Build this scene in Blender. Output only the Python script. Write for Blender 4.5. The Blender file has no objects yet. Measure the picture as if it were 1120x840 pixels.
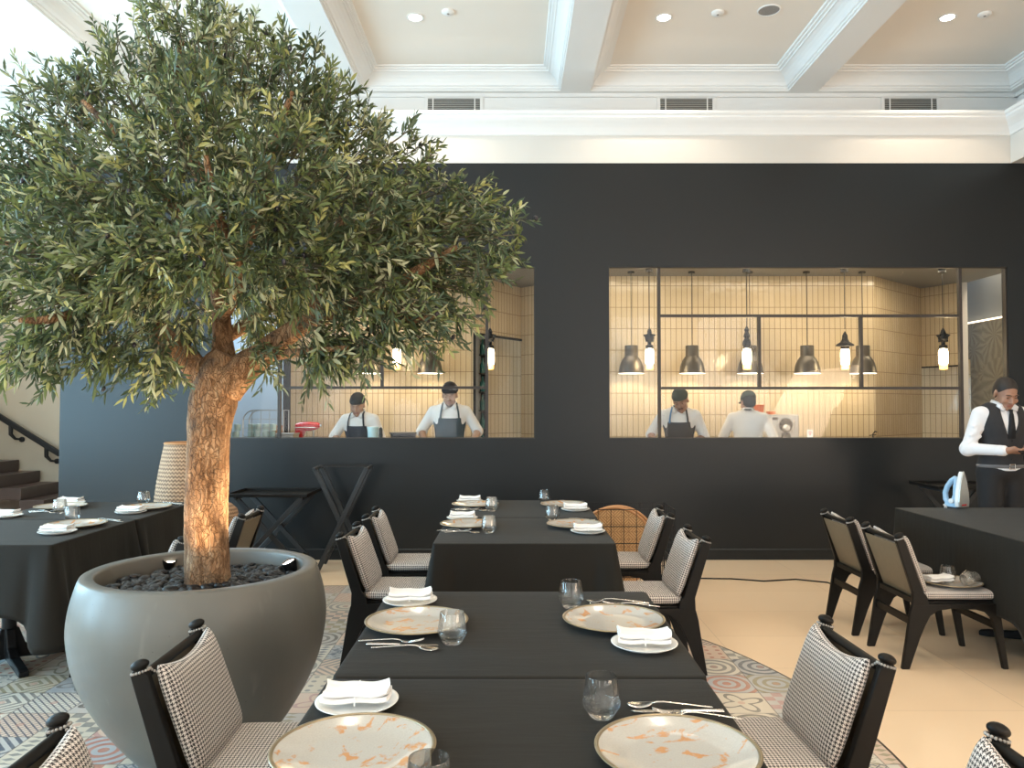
import bpy, bmesh, math, random
import numpy as np
from mathutils import Vector, Matrix, Euler
C = bpy.context.scene.collection
PI = math.pi
R = math.radians
random.seed(7)

# ------------------------------------------------------------------ camera, world, lights, exposure
H = 1.47
PITCH = math.atan(24/840)
cam_d = bpy.data.cameras.new('camera')
cam_d.lens = 27.0; cam_d.sensor_width = 36.0; cam_d.clip_start = 0.05; cam_d.clip_end = 100
cam = bpy.data.objects.new('camera', cam_d); C.objects.link(cam)
cam.location = (0, 0, H); cam.rotation_euler = (PI/2 + PITCH, 0, 0)
bpy.context.scene.camera = cam
vs = bpy.context.scene.view_settings
vs.view_transform = 'Standard'; vs.look = 'None'; vs.gamma = 1.0; vs.use_curve_mapping = False
vs.exposure = 0.38

w = bpy.data.worlds.new('sky'); bpy.context.scene.world = w
w.use_nodes = True
w.node_tree.nodes['Background'].inputs[0].default_value = (0.72, 0.86, 1.0, 1)
w.node_tree.nodes['Background'].inputs[1].default_value = 1.0

def area(name, loc, rot, sx, sy, power, color, spread=PI):
    l = bpy.data.lights.new(name, 'AREA'); l.shape = 'RECTANGLE'; l.size = sx; l.size_y = sy
    l.energy = power; l.color = color; l.spread = spread
    o = bpy.data.objects.new(name, l); C.objects.link(o); o.location = loc; o.rotation_euler = rot
    return o
# daylight entering the tall windows of the left wall and the street side
WIN_L = [(-0.9, 1.9), (2.5, 2.0), (5.6, 1.8)]          # centre y, width
WIN_F = [(-5.4, 2.0), (-2.2, 1.6), (2.9, 2.0), (5.7, 1.8)]          # centre x, width
for (yc, ww) in WIN_L:
    area('daylight_left', (-7.17, yc, 2.2), (0, -PI/2-R(30), 0), 3.4, ww, 270, (0.45, 0.78, 1.0))
for (xc, ww) in WIN_F:
    area('daylight_street', (xc, -5.17, 2.3), (PI/2+R(28), 0, 0), ww, 3.6, 48, (1.0, 0.96, 0.90))
area('warm_fill_right', (6.90, -2.2, 2.2), (0, PI/2+R(30), 0), 3.4, 3.6, 350, (1.0, 0.80, 0.60))  # added warm fill light before the closed right wall, no window there
# kitchen ceiling panels
KC = 3.09
for x in (-1.9, 1.2, 3.4):
    area('kitchen_panel_light', (x, 8.75, KC-0.02), (0, 0, 0), 1.5, 0.5, 11, (1.0, 0.85, 0.62))
for x in (-1.6, 1.3, 2.7, 4.2):
    area('kitchen_wall_washer', (x, 9.05, KC-0.03), (R(20), 0, 0), 1.3, 0.08, 2.2, (1.0, 0.83, 0.58))

area('kitchen_corner_fill', (5.0, 9.1, KC-0.03), (0, 0, 0), 0.8, 0.4, 9, (1.0, 0.85, 0.60))  # added fill to brighten the right kitchen corner, no fitting modelled
area('corridor_fill', (6.05, 8.9, 3.45), (0, 0, 0), 0.1, 2.2, 14, (1.0, 0.86, 0.64))  # fill light added to lift the wallpapered corridor, not a ceiling fitting
# ------------------------------------------------------------------ point helpers
def ray(px, py):
    a = (px-560)/840.0; b = (420-py)/840.0
    c, s = math.cos(PITCH), math.sin(PITCH)
    return Vector((a, c - b*s, s + b*c))
def at(px, py, Y):
    r = ray(px, py); k = Y/r.y
    return Vector((r.x*k, Y, H + r.z*k))
def onz(px, py, z):
    r = ray(px, py); k = (z-H)/r.z
    return Vector((r.x*k, r.y*k, z))

# ------------------------------------------------------------------ tagging
def tag(o, label=None, cat=None, group=None, kind=None):
    if label: o['label'] = label
    if cat: o['category'] = cat
    if group: o['group'] = group
    if kind: o['kind'] = kind
    return o
def thing(name, label, cat, loc=(0, 0, 0), rz=0, group=None):
    o = bpy.data.objects.new(name, None); C.objects.link(o)
    o.empty_display_size = 0.1
    o.location = loc; o.rotation_euler = (0, 0, rz)
    return tag(o, label, cat, group)
def dup(root, loc, rot, label=None, group=None, scale=None):
    r = root.copy(); C.objects.link(r); r.location = loc; r.rotation_euler = rot
    if scale: r.scale = scale
    if label: r['label'] = label
    if group: r['group'] = group
    for ch in list(root.children):
        c = ch.copy(); C.objects.link(c); c.parent = r
        for g in list(ch.children):
            d = g.copy(); C.objects.link(d); d.parent = c
    return r

# ------------------------------------------------------------------ mesh builder
class MB:
    def __init__(s): s.v = []; s.f = []; s.m = []; s.uv = None
    def add(s, vs_, fs, m=0):
        b = len(s.v); s.v += [tuple(v) for v in vs_]
        s.f += [tuple(i+b for i in f) for f in fs]; s.m += [m]*len(fs)
        return s
    def box(s, x0, x1, y0, y1, z0, z1, m=0, M=None):
        vs_ = [Vector((x, y, z)) for x in (x0, x1) for y in (y0, y1) for z in (z0, z1)]
        if M is not None: vs_ = [M @ v for v in vs_]
        return s.add(vs_, [(0,1,3,2),(4,6,7,5),(0,4,5,1),(2,3,7,6),(0,2,6,4),(1,5,7,3)], m)
    def bar(s, a, b, w, h, m=0, up=(0,0,1)):
        a = Vector(a); b = Vector(b); d = (b-a); L = d.length; d.normalize()
        u = Vector(up); sd = d.cross(u)
        if sd.length < 1e-4: sd = d.cross(Vector((1,0,0)))
        sd.normalize(); u = sd.cross(d)
        M = Matrix((( d.x, sd.x, u.x, a.x),(d.y, sd.y, u.y, a.y),(d.z, sd.z, u.z, a.z),(0,0,0,1)))
        return s.box(0, L, -w/2, w/2, -h/2, h/2, m, M)
    def lathe(s, prof, n=32, c=(0,0,0), m=0, M=None):
        vs_ = []; fs = []
        for (r, z) in prof:
            for k in range(n):
                a = 2*PI*k/n
                v = Vector((c[0]+r*math.cos(a), c[1]+r*math.sin(a), c[2]+z))
                vs_.append(M @ v if M is not None else v)
        for i in range(len(prof)-1):
            for k in range(n):
                k2 = (k+1) % n
                fs.append((i*n+k, i*n+k2, (i+1)*n+k2, (i+1)*n+k))
        return s.add(vs_, fs, m)
    def tube(s, pts, rad, n=8, m=0, cap=True, noise=None):
        pts = [Vector(p) for p in pts]
        if not hasattr(rad, '__len__'): rad = [rad]*len(pts)
        vs_ = []; fs = []
        t0 = (pts[1]-pts[0]).normalized()
        ref = Vector((0,0,1)) if abs(t0.z) < .9 else Vector((1,0,0))
        u = t0.cross(ref).normalized()
        for i, p in enumerate(pts):
            if i == 0: t = (pts[1]-pts[0])
            elif i == len(pts)-1: t = pts[-1]-pts[-2]
            else: t = pts[i+1]-pts[i-1]
            t.normalize()
            u = (u - t*u.dot(t)).normalized(); v = t.cross(u)
            for k in range(n):
                a = 2*PI*k/n
                r = rad[i]
                if noise: r *= noise(i, a, p)
                vs_.append(p + (u*math.cos(a)+v*math.sin(a))*r)
        for i in range(len(pts)-1):
            for k in range(n):
                k2 = (k+1) % n
                fs.append((i*n+k, i*n+k2, (i+1)*n+k2, (i+1)*n+k))
        if cap:
            fs.append(tuple(range(n))[::-1]); fs.append(tuple(range((len(pts)-1)*n, len(pts)*n)))
        return s.add(vs_, fs, m)
    def prism(s, poly, axis, a0, a1, m=0, M=None):
        # poly: 2D points; axis 'y': (x,z) extruded along y ; 'x': (y,z) ; 'z': (x,y)
        def mk(p, a):
            if axis == 'y': v = Vector((p[0], a, p[1]))
            elif axis == 'x': v = Vector((a, p[0], p[1]))
            else: v = Vector((p[0], p[1], a))
            return M @ v if M is not None else v
        n = len(poly)
        vs_ = [mk(p, a0) for p in poly] + [mk(p, a1) for p in poly]
        fs = [tuple(range(n)), tuple(range(2*n-1, n-1, -1))]
        for i in range(n):
            j = (i+1) % n
            fs.append((i, i+n, j+n, j))
        return s.add(vs_, fs, m)
    def loft(s, secs, n=10, m=0, cap=True, M=None):
        # secs: (x, y, z, ry, rz) ellipses across x
        vs_ = []; fs = []
        for (x, y, z, a, b) in secs:
            for k in range(n):
                t = 2*PI*k/n
                v = Vector((x, y+a*math.cos(t), z+b*math.sin(t)))
                vs_.append(M @ v if M is not None else v)
        for i in range(len(secs)-1):
            for k in range(n):
                k2 = (k+1) % n
                fs.append((i*n+k, i*n+k2, (i+1)*n+k2, (i+1)*n+k))
        if cap:
            fs.append(tuple(range(n))[::-1]); fs.append(tuple(range((len(secs)-1)*n, len(secs)*n)))
        return s.add(vs_, fs, m)
    def ball(s, c, r, n=12, k=8, m=0, M=None):
        if not hasattr(r, '__len__'): r = (r, r, r)
        vs_ = []; fs = []
        for i in range(1, k):
            th = PI*i/k
            for j in range(n):
                a = 2*PI*j/n
                v = Vector((r[0]*math.sin(th)*math.cos(a), r[1]*math.sin(th)*math.sin(a), r[2]*math.cos(th)))
                if M is not None: v = M @ v
                vs_.append(Vector(c)+v)
        tp = Vector((0,0,r[2])); bt = Vector((0,0,-r[2]))
        if M is not None: tp = M @ tp; bt = M @ bt
        vs_ += [Vector(c)+tp, Vector(c)+bt]
        T = len(vs_)-2; Bq = len(vs_)-1
        for j in range(n):
            j2 = (j+1) % n
            fs.append((T, j, j2)); fs.append((Bq, (k-2)*n+j2, (k-2)*n+j))
            for i in range(k-2):
                fs.append((i*n+j, (i+1)*n+j, (i+1)*n+j2, i*n+j2))
        return s.add(vs_, fs, m)
    def build(s, name, mats, parent=None, smooth=False, bevel=0, boxuv=False, seg=2, fixn=True):
        me = bpy.data.meshes.new(name)
        me.from_pydata(s.v, [], s.f)
        if not hasattr(mats, '__len__'): mats = [mats]
        for m in mats: me.materials.append(m)
        if len(mats) > 1: me.polygons.foreach_set('material_index', s.m)
        if fixn:
            bm = bmesh.new(); bm.from_mesh(me)
            bmesh.ops.recalc_face_normals(bm, faces=bm.faces)
            bm.to_mesh(me); bm.free()
        if smooth:
            me.polygons.foreach_set('use_smooth', [True]*len(me.polygons))
            if smooth != 'all':
                try: me.set_sharp_from_angle(angle=R(38))
                except Exception: pass
        if boxuv: box_uv(me)
        me.update()
        o = bpy.data.objects.new(name, me); C.objects.link(o)
        if parent is not None: o.parent = parent
        if bevel:
            bv = o.modifiers.new('bevel', 'BEVEL'); bv.width = bevel; bv.segments = seg; bv.limit_method = 'ANGLE'; bv.angle_limit = R(35)
        return o
def box_uv(me):
    uvl = me.uv_layers.new(name='uv')
    for p in me.polygons:
        n = p.normal; a = [abs(n.x), abs(n.y), abs(n.z)]; k = a.index(max(a))
        for li in p.loop_indices:
            co = me.vertices[me.loops[li].vertex_index].co
            uvl.data[li].uv = (co.y, co.z) if k == 0 else ((co.x, co.z) if k == 1 else (co.x, co.y))

# ------------------------------------------------------------------ node helpers
class NT:
    def __init__(s, name):
        s.mat = bpy.data.materials.new(name); s.mat.use_nodes = True
        s.t = s.mat.node_tree; s.n = s.t.nodes; s.l = s.t.links
        s.b = s.n['Principled BSDF']
    def new(s, typ, **kw):
        n = s.n.new(typ)
        for k, v in kw.items(): setattr(n, k, v)
        return n
    def setin(s, sock, v):
        if isinstance(v, X): s.l.new(v.s, sock)
        elif isinstance(v, bpy.types.NodeSocket): s.l.new(v, sock)
        else:
            if hasattr(v, '__len__') and len(v) == 3 and sock.type == 'RGBA': v = (*v, 1)
            sock.default_value = v
    def P(s, **kw):
        names = {'color':'Base Color','rough':'Roughness','metal':'Metallic','spec':'Specular IOR Level','trans':'Transmission Weight',
                 'ior':'IOR','emit':'Emission Color','es':'Emission Strength','normal':'Normal','coat':'Coat Weight','sheen':'Sheen Weight','alpha':'Alpha','cr':'Coat Roughness','sr':'Sheen Roughness'}
        for k, v in kw.items(): s.setin(s.b.inputs[names[k]], v)
        return s.mat
    def noise(s, vec, scale=5, detail=3, rough=.5, out='Fac', dist=0.0):
        n = s.new('ShaderNodeTexNoise'); s.setin(n.inputs['Scale'], scale); n.inputs['Detail'].default_value = detail
        n.inputs['Roughness'].default_value = rough; n.inputs['Distortion'].default_value = dist
        if vec is not None: s.setin(n.inputs['Vector'], vec)
        return X(s, n.outputs[out])
    def white(s, vec, out='Value'):
        n = s.new('ShaderNodeTexWhiteNoise', noise_dimensions='3D'); s.setin(n.inputs['Vector'], vec)
        return X(s, n.outputs[out])
    def ramp(s, fac, stops, interp='LINEAR'):
        n = s.new('ShaderNodeValToRGB'); n.color_ramp.interpolation = interp
        e = n.color_ramp.elements
        while len(e) < len(stops): e.new(0.5)
        for i, (p, c) in enumerate(stops):
            e[i].position = p; e[i].color = (*c, 1)
        s.setin(n.inputs['Fac'], fac); return X(s, n.outputs['Color'])
    def mix(s, f, a, b):
        n = s.new('ShaderNodeMix', data_type='RGBA')
        s.setin(n.inputs[0], f); s.setin(n.inputs[6], a); s.setin(n.inputs[7], b)
        return X(s, n.outputs[2])
    def bump(s, h, strength=.3, dist=.01):
        n = s.new('ShaderNodeBump'); n.inputs['Strength'].default_value = strength; n.inputs['Distance'].default_value = dist
        s.setin(n.inputs['Height'], h); return X(s, n.outputs['Normal'])
    def coord(s, which='Object'):
        n = s.new('ShaderNodeTexCoord'); return X(s, n.outputs[which])
    def sep(s, v):
        n = s.new('ShaderNodeSeparateXYZ'); s.setin(n.inputs[0], v); return [X(s, n.outputs[i]) for i in range(3)]
    def comb(s, x, y, z=0):
        n = s.new('ShaderNodeCombineXYZ'); s.setin(n.inputs[0], x); s.setin(n.inputs[1], y); s.setin(n.inputs[2], z); return X(s, n.outputs[0])
    def scale(s, v, k):
        n = s.new('ShaderNodeMapping'); n.inputs['Scale'].default_value = k; s.setin(n.inputs['Vector'], v); return X(s, n.outputs[0])
    def voro(s, vec, scale, feature='F1', out='Distance', rnd=1.0):
        n = s.new('ShaderNodeTexVoronoi', feature=feature); n.inputs['Scale'].default_value = scale
        n.inputs['Randomness'].default_value = rnd
        s.setin(n.inputs['Vector'], vec); return X(s, n.outputs[out])
def schlick(t, f0, k=1.0):
    lw = t.new('ShaderNodeLayerWeight'); lw.inputs['Blend'].default_value = .5
    f = X(t, lw.outputs['Facing'])
    return f._m('POWER', 5.0)*(k*(1-f0)) + f0
class X:
    def __init__(s, nt, sock): s.nt = nt; s.s = sock
    def _m(s, op, *a):
        n = s.nt.new('ShaderNodeMath', operation=op); s.nt.setin(n.inputs[0], s)
        for i, v in enumerate(a): s.nt.setin(n.inputs[i+1], v)
        return X(s.nt, n.outputs[0])
    def __add__(s, o): return s._m('ADD', o)
    def __sub__(s, o): return s._m('SUBTRACT', o)
    def __mul__(s, o): return s._m('MULTIPLY', o)
    def __truediv__(s, o): return s._m('DIVIDE', o)
    def floor(s): return s._m('FLOOR')
    def fract(s): return s._m('FRACT')
    def abs(s): return s._m('ABSOLUTE')
    def mod(s, o): return s._m('FLOORED_MODULO', o)
    def lt(s, o): return s._m('LESS_THAN', o)
    def gt(s, o): return s._m('GREATER_THAN', o)
    def sin(s): return s._m('SINE')
    def sqrt(s): return s._m('SQRT')
    def atan2(s, o): return s._m('ARCTAN2', o)
    def min(s, o): return s._m('MINIMUM', o)
    def max(s, o): return s._m('MAXIMUM', o)
    def clamp(s, a=0., b=1.):
        return s._m('MAXIMUM', a)._m('MINIMUM', b)

def simple(name, color, rough=.5, metal=0., spec=.5, nscale=0, namp=.15, bump=0, bscale=200, coat=0):
    t = NT(name)
    co = t.coord()
    if nscale:
        f = t.noise(co, nscale, 4)
        c = t.mix(f, tuple(max(0, x*(1-namp)) for x in color), tuple(min(1, x*(1+namp)) for x in color))
    else: c = color
    t.P(color=c, rough=rough, metal=metal, spec=spec, coat=coat)
    if bump: t.P(normal=t.bump(t.noise(co, bscale, 2), bump, .002))
    return t.mat
def emissive(name, color, strength):
    t = NT(name); return t.P(color=(0.8,.8,.8), emit=color, es=strength)

M = {}
M['wall_black'] = simple('charcoal_wall_paint', (0.0095, 0.0118, 0.0135), .36, spec=.38, nscale=1.2, namp=.08, bump=.08, bscale=260)
M['white_paint'] = simple('white_plaster_paint', (0.88, 0.86, 0.835), .55, nscale=2, namp=.02)
M['panel_paint'] = simple('ceiling_panel_paint', (0.91, 0.825, 0.735), .7, nscale=1.5, namp=.02)
M['cream_paint'] = simple('cream_frieze_paint', (0.70, 0.655, 0.60), .55, nscale=2, namp=.02)
M['stair_wall'] = simple('taupe_stair_wall', (0.44, 0.37, 0.285), .7, nscale=3, namp=.05)
M['stair_dado'] = simple('brown_stair_stringer', (0.17, 0.13, 0.10), .6, nscale=3, namp=.08)
M['stair_step'] = simple('dark_stair_stone', (0.055, 0.035, 0.032), .4, nscale=9, namp=.3)
M['grey_wall'] = simple('grey_corridor_paint', (0.20, 0.20, 0.19), .6, nscale=3, namp=.05)
M['metal_dark'] = simple('black_powder_coat', (0.010, 0.010, 0.011), .45, spec=.25, nscale=20, namp=.2)
M['brown_metal'] = simple('dark_bronze_mullion', (0.035, 0.026, 0.022), .4, nscale=20, namp=.2)
M['wood_black'] = simple('black_stained_wood', (0.0075, 0.0063, 0.0052), .45, spec=.2, nscale=14, namp=.35)
M['leather'] = simple('taupe_leather_back', (0.155, 0.112, 0.066), .5, nscale=30, namp=.12, bump=.15, bscale=350)
M['chrome'] = simple('brushed_steel', (0.72, 0.69, 0.65), .18, 1.0, nscale=60, namp=.06)
M['steel'] = simple('stainless_steel', (0.52, 0.52, 0.50), .35, .9, nscale=30, namp=.1)
M['porcelain'] = simple('white_porcelain', (0.86, 0.85, 0.82), .16, nscale=5, namp=.01)
M['gold_rim'] = simple('bronze_glaze_rim', (0.34, 0.27, 0.17), .28, .6, nscale=40, namp=.2)
M['napkin'] = simple('white_napkin_cotton', (0.84, 0.82, 0.80), .85, nscale=8, namp=.03, bump=.3, bscale=500)
M['cap_black'] = simple('black_cap_cotton', (0.028, 0.026, 0.026), .85, nscale=30, namp=.2)
M['cap_green'] = simple('dark_green_cap', (0.06, 0.075, 0.06), .85, nscale=30, namp=.2)
M['apron'] = simple('navy_apron_cotton', (0.018, 0.022, 0.035), .8, nscale=30, namp=.2)
M['apron_grey'] = simple('charcoal_apron_cotton', (0.05, 0.05, 0.055), .8, nscale=30, namp=.2)
M['strap_blue'] = simple('blue_apron_strap', (0.10, 0.22, 0.40), .8, nscale=30, namp=.2)
M['jacket'] = simple('white_chef_cotton', (0.78, 0.75, 0.71), .85, nscale=14, namp=.05, bump=.4, bscale=25)
M['shirt'] = simple('white_shirt_cotton', (0.80, 0.80, 0.83), .8, nscale=14, namp=.04, bump=.5, bscale=22)
M['vest'] = simple('black_vest_wool', (0.022, 0.022, 0.025), .8, nscale=40, namp=.2)
M['trousers'] = simple('black_trousers', (0.010, 0.010, 0.012), .8, nscale=40, namp=.2)
M['hair'] = simple('dark_hair', (0.022, 0.016, 0.013), .6, nscale=120, namp=.4, bump=.6, bscale=180)
M['skin'] = simple('skin_tone', (0.43, 0.25, 0.165), .5, nscale=12, namp=.06)
M['skin2'] = simple('warm_brown_skin', (0.36, 0.19, 0.125), .5, nscale=12, namp=.06)
M['lips'] = simple('lip_tone', (0.30, 0.12, 0.09), .5, nscale=12, namp=.06)
M['eye_white'] = simple('eye_white', (0.7, 0.68, 0.65), .2, nscale=5, namp=.01)
M['eye_dark'] = simple('dark_iris', (0.02, 0.012, 0.01), .2, nscale=5, namp=.01)
M['iron_blue'] = simple('pale_blue_plastic', (0.36, 0.55, 0.74), .25, nscale=5, namp=.02)
M['iron_white'] = simple('white_plastic', (0.78, 0.78, 0.78), .3, nscale=5, namp=.02)
M['red_enamel'] = simple('red_enamel', (0.62, 0.012, 0.02), .18, nscale=5, namp=.03, coat=.5)
M['orange_plastic'] = simple('orange_plastic', (0.75, 0.16, 0.02), .35, nscale=5, namp=.03)
M['aqua_plastic'] = simple('pale_aqua_plastic', (0.52, 0.70, 0.70), .4, nscale=5, namp=.03)
M['amber'] = simple('amber_lamp_tip', (0.85, 0.50, 0.05), .3, nscale=9, namp=.1)
M['vent_dark'] = simple('vent_shadow_grey', (0.10, 0.10, 0.09), .6, nscale=5, namp=.1)
M['grey_plastic'] = simple('grey_speaker_mesh', (0.30, 0.28, 0.26), .6, nscale=150, namp=.3)
M['pebble'] = simple('black_pebbles', (0.012, 0.012, 0.014), .42, nscale=25, namp=.5)
M['dark_soil'] = simple('dark_soil', (0.012, 0.010, 0.009), .9, nscale=25, namp=.5)
M['glow_warm'] = emissive('warm_lamp_glow', (1.0, 0.80, 0.50), 16)
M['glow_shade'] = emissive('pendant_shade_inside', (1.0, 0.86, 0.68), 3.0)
M['glow_down'] = emissive('downlight_glow', (1.0, 0.93, 0.82), 14)
M['glow_spot'] = emissive('uplight_glow', (1.0, 0.90, 0.75), 18)
M['cove'] = emissive('cove_strip_glow', (1.0, 0.85, 0.60), 2.2)
M['olive'] = simple('black_olive_skin', (0.018, 0.014, 0.02), .3, nscale=9, namp=.4)
M['shelf_teal'] = simple('teal_bottle_glass', (0.02, 0.10, 0.10), .12, nscale=9, namp=.4)
M['pale_blue'] = simple('pale_blue_bay_wall', (0.50, 0.62, 0.72), .6, nscale=3, namp=.05)  # pale blue colour of the dish bay walls

def glass_mat(name, tint=(1, 1, 1), rough=0.0, ior=1.45):
    t = NT(name)
    g = t.new('ShaderNodeBsdfGlass'); g.inputs['Color'].default_value = (*tint, 1); g.inputs['Roughness'].default_value = rough; g.inputs['IOR'].default_value = ior
    t.l.new(g.outputs[0], t.n['Material Output'].inputs['Surface']); return t.mat
def tumbler_mat():
    t = NT('clear_drinking_glass')
    tr = t.new('ShaderNodeBsdfTransparent'); tr.inputs[0].default_value = (.97, .98, .98, 1)
    gl = t.new('ShaderNodeBsdfGlossy'); gl.inputs['Roughness'].default_value = 0.03
    fr = schlick(t, .06, 1.0)
    g = t.new('ShaderNodeBsdfGlass'); g.inputs['IOR'].default_value = 1.42
    mx = t.new('ShaderNodeMixShader'); t.l.new(fr.s, mx.inputs[0]); t.l.new(tr.outputs[0], mx.inputs[1]); t.l.new(gl.outputs[0], mx.inputs[2])
    m2 = t.new('ShaderNodeMixShader'); m2.inputs[0].default_value = .55; t.l.new(mx.outputs[0], m2.inputs[1]); t.l.new(g.outputs[0], m2.inputs[2])
    t.l.new(m2.outputs[0], t.n['Material Output'].inputs['Surface']); return t.mat
M['glass'] = tumbler_mat()
def pane_mat():
    # thin window pane: clear with a fresnel mirror on top
    t = NT('thin_window_pane')
    tr = t.new('ShaderNodeBsdfTransparent'); gl = t.new('ShaderNodeBsdfGlossy'); gl.inputs['Roughness'].default_value = 0.02
    fr = schlick(t, .014)
    mx = t.new('ShaderNodeMixShader'); t.l.new(fr.s, mx.inputs[0]); t.l.new(tr.outputs[0], mx.inputs[1]); t.l.new(gl.outputs[0], mx.inputs[2])
    t.l.new(mx.outputs[0], t.n['Material Output'].inputs['Surface']); return t.mat
M['pane'] = pane_mat()

def houndstooth():
    t = NT('houndstooth_weave')
    u, v, _ = t.sep(t.coord('UV'))
    P = 0.0118/8
    a = u/P; b = v/P; i = a.floor(); j = b.floor()
    over = (i+j).mod(4.0).lt(2.0)
    wa = i.mod(8.0).lt(4.0); we = j.mod(8.0).lt(4.0)
    f = over*wa + (over*-1.0+1.0)*we
    n = t.noise(t.coord('UV'), 600, 1)
    c = t.mix(f, (0.035, 0.026, 0.024), (0.76, 0.68, 0.62))
    t.P(color=c, rough=.85, sheen=.2, normal=t.bump(n, .25, .001)); return t.mat
M['hound'] = houndstooth()

def cloth_mat():
    t = NT('black_table_linen')
    co = t.coord()
    f = t.noise(co, 3, 3)
    c = t.mix(f, (0.0115, 0.0100, 0.0075), (0.0165, 0.0145, 0.0112))
    h = t.noise(t.scale(co, (1, 5, 1)), 6, 3)*.7 + t.noise(co, 700, 1)*.12
    t.P(color=c, rough=.7, spec=.2, sheen=.05, sr=.4, normal=t.bump(h, .35, .006)); return t.mat
M['cloth'] = cloth_mat()

def concrete():
    t = NT('grey_fibrestone_glaze')
    co = t.coord()
    f = t.noise(co, 2.2, 5, .6); g = t.noise(t.scale(co, (1, 1, .25)), 9, 4, .6)
    st = (t.noise(t.scale(co, (1, 1, .18)), 13, 2) - .66).clamp()*3.0
    c = t.mix(f, (0.118, 0.114, 0.100), (0.158, 0.152, 0.133))
    c = t.mix(st.clamp(), c, (0.25, 0.235, 0.205))
    pits = t.voro(co, 34, 'F1').lt(.06)
    c = t.mix(pits*t.noise(co, 5, 1).gt(.55), c, (0.06, 0.055, 0.05))
    t.P(color=c, rough=g*.2+.30, spec=.5, normal=t.bump(f, .1, .01)); return t.mat
M['concrete'] = concrete()

def bark():
    t = NT('cracked_olive_bark')
    co = t.coord()
    wob = t.noise(co, 13, 4, out='Color')
    vm = t.new('ShaderNodeVectorMath', operation='MULTIPLY_ADD'); t.setin(vm.inputs[0], wob); vm.inputs[1].default_value = (.06,.06,.16); t.setin(vm.inputs[2], co)
    v = X(t, vm.outputs[0])
    e1 = (t.voro(t.scale(v, (1, 1, .42)), 70, 'DISTANCE_TO_EDGE')*9.0).clamp()
    rid = t.noise(t.scale(v, (1, 1, .13)), 58, 5, .7)
    f = t.noise(t.scale(co, (1, 1, .35)), 16, 6, .72)
    base = t.ramp(f*.55+rid*.45, [(0.36, (0.085, 0.040, 0.018)), (.47, (0.27, 0.140, 0.066)), (.56, (0.43, 0.255, 0.14)), (.68, (0.62, 0.45, 0.29))])
    dark = t.noise(co, 5.0, 4, .65)
    base = t.mix(((dark-.55)*7.0).clamp(), base, t.mix(f, (0.030, 0.020, 0.015), (0.12, 0.085, 0.06)))
    c = t.mix((e1*-1.0+1.0)*(rid-.25).clamp()*1.3, base, (0.055, 0.024, 0.010))
    t.P(color=c, rough=.8, spec=.3, normal=t.bump(e1*.45+rid*.8+f*.5, 1.0, .014)); return t.mat
M['bark'] = bark()

M['twig'] = simple('grey_green_twig', (0.10, 0.085, 0.05), .7, nscale=20, namp=.2)
M['apron_teal'] = simple('dark_teal_apron', (0.015, 0.04, 0.055), .8, nscale=30, namp=.2)
def leaf(name, c1, c2):
    t = NT(name)
    f = t.noise(t.coord(), 6, 2)
    c = t.mix(f, c1, c2)
    t.P(color=c, rough=.42, spec=.5)
    tr = t.new('ShaderNodeBsdfTranslucent'); t.setin(tr.inputs['Color'], c)
    mx = t.new('ShaderNodeMixShader'); mx.inputs[0].default_value = .22
    t.l.new(t.b.outputs[0], mx.inputs[1]); t.l.new(tr.outputs[0], mx.inputs[2])
    t.l.new(mx.outputs[0], t.n['Material Output'].inputs['Surface']); return t.mat
LEAVES = [leaf('leaf_deep_green', (0.052, 0.078, 0.040), (0.088, 0.118, 0.055)),
          leaf('leaf_olive_green', (0.13, 0.17, 0.055), (0.21, 0.245, 0.09)),
          leaf('leaf_silver_green', (0.34, 0.37, 0.21), (0.52, 0.52, 0.33)),
          leaf('leaf_blue_green', (0.068, 0.105, 0.055), (0.12, 0.165, 0.085)),
          leaf('leaf_yellow_green', (0.38, 0.38, 0.11), (0.52, 0.50, 0.21))]

def plate_mat():
    t = NT('ivory_glaze_orange_brushwork')
    co = t.coord()
    oi = t.new('ShaderNodeObjectInfo'); rnd = X(t, oi.outputs['Random'])
    x, y, z = t.sep(co)
    p = t.comb(x+rnd*9.0, y+rnd*5.0, z)
    f = t.noise(t.scale(p, (1, 1.5, 1)), 13, 3, .5, dist=1.2)
    s = t.noise(t.scale(p, (1, 1, 1)), 70, 3, .7)
    m = ((f-.575)*13.0 + (s-.5)*4.0).clamp()
    sp = t.noise(p, 260, 2)
    base = t.mix(sp, (0.43, 0.40, 0.36), (0.54, 0.505, 0.455))
    c = t.mix(m*.85, base, t.mix(s, (0.50, 0.19, 0.05), (0.62, 0.31, 0.11)))
    t.P(color=c, rough=.14, spec=.6); return t.mat
M['plate'] = plate_mat()

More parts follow.
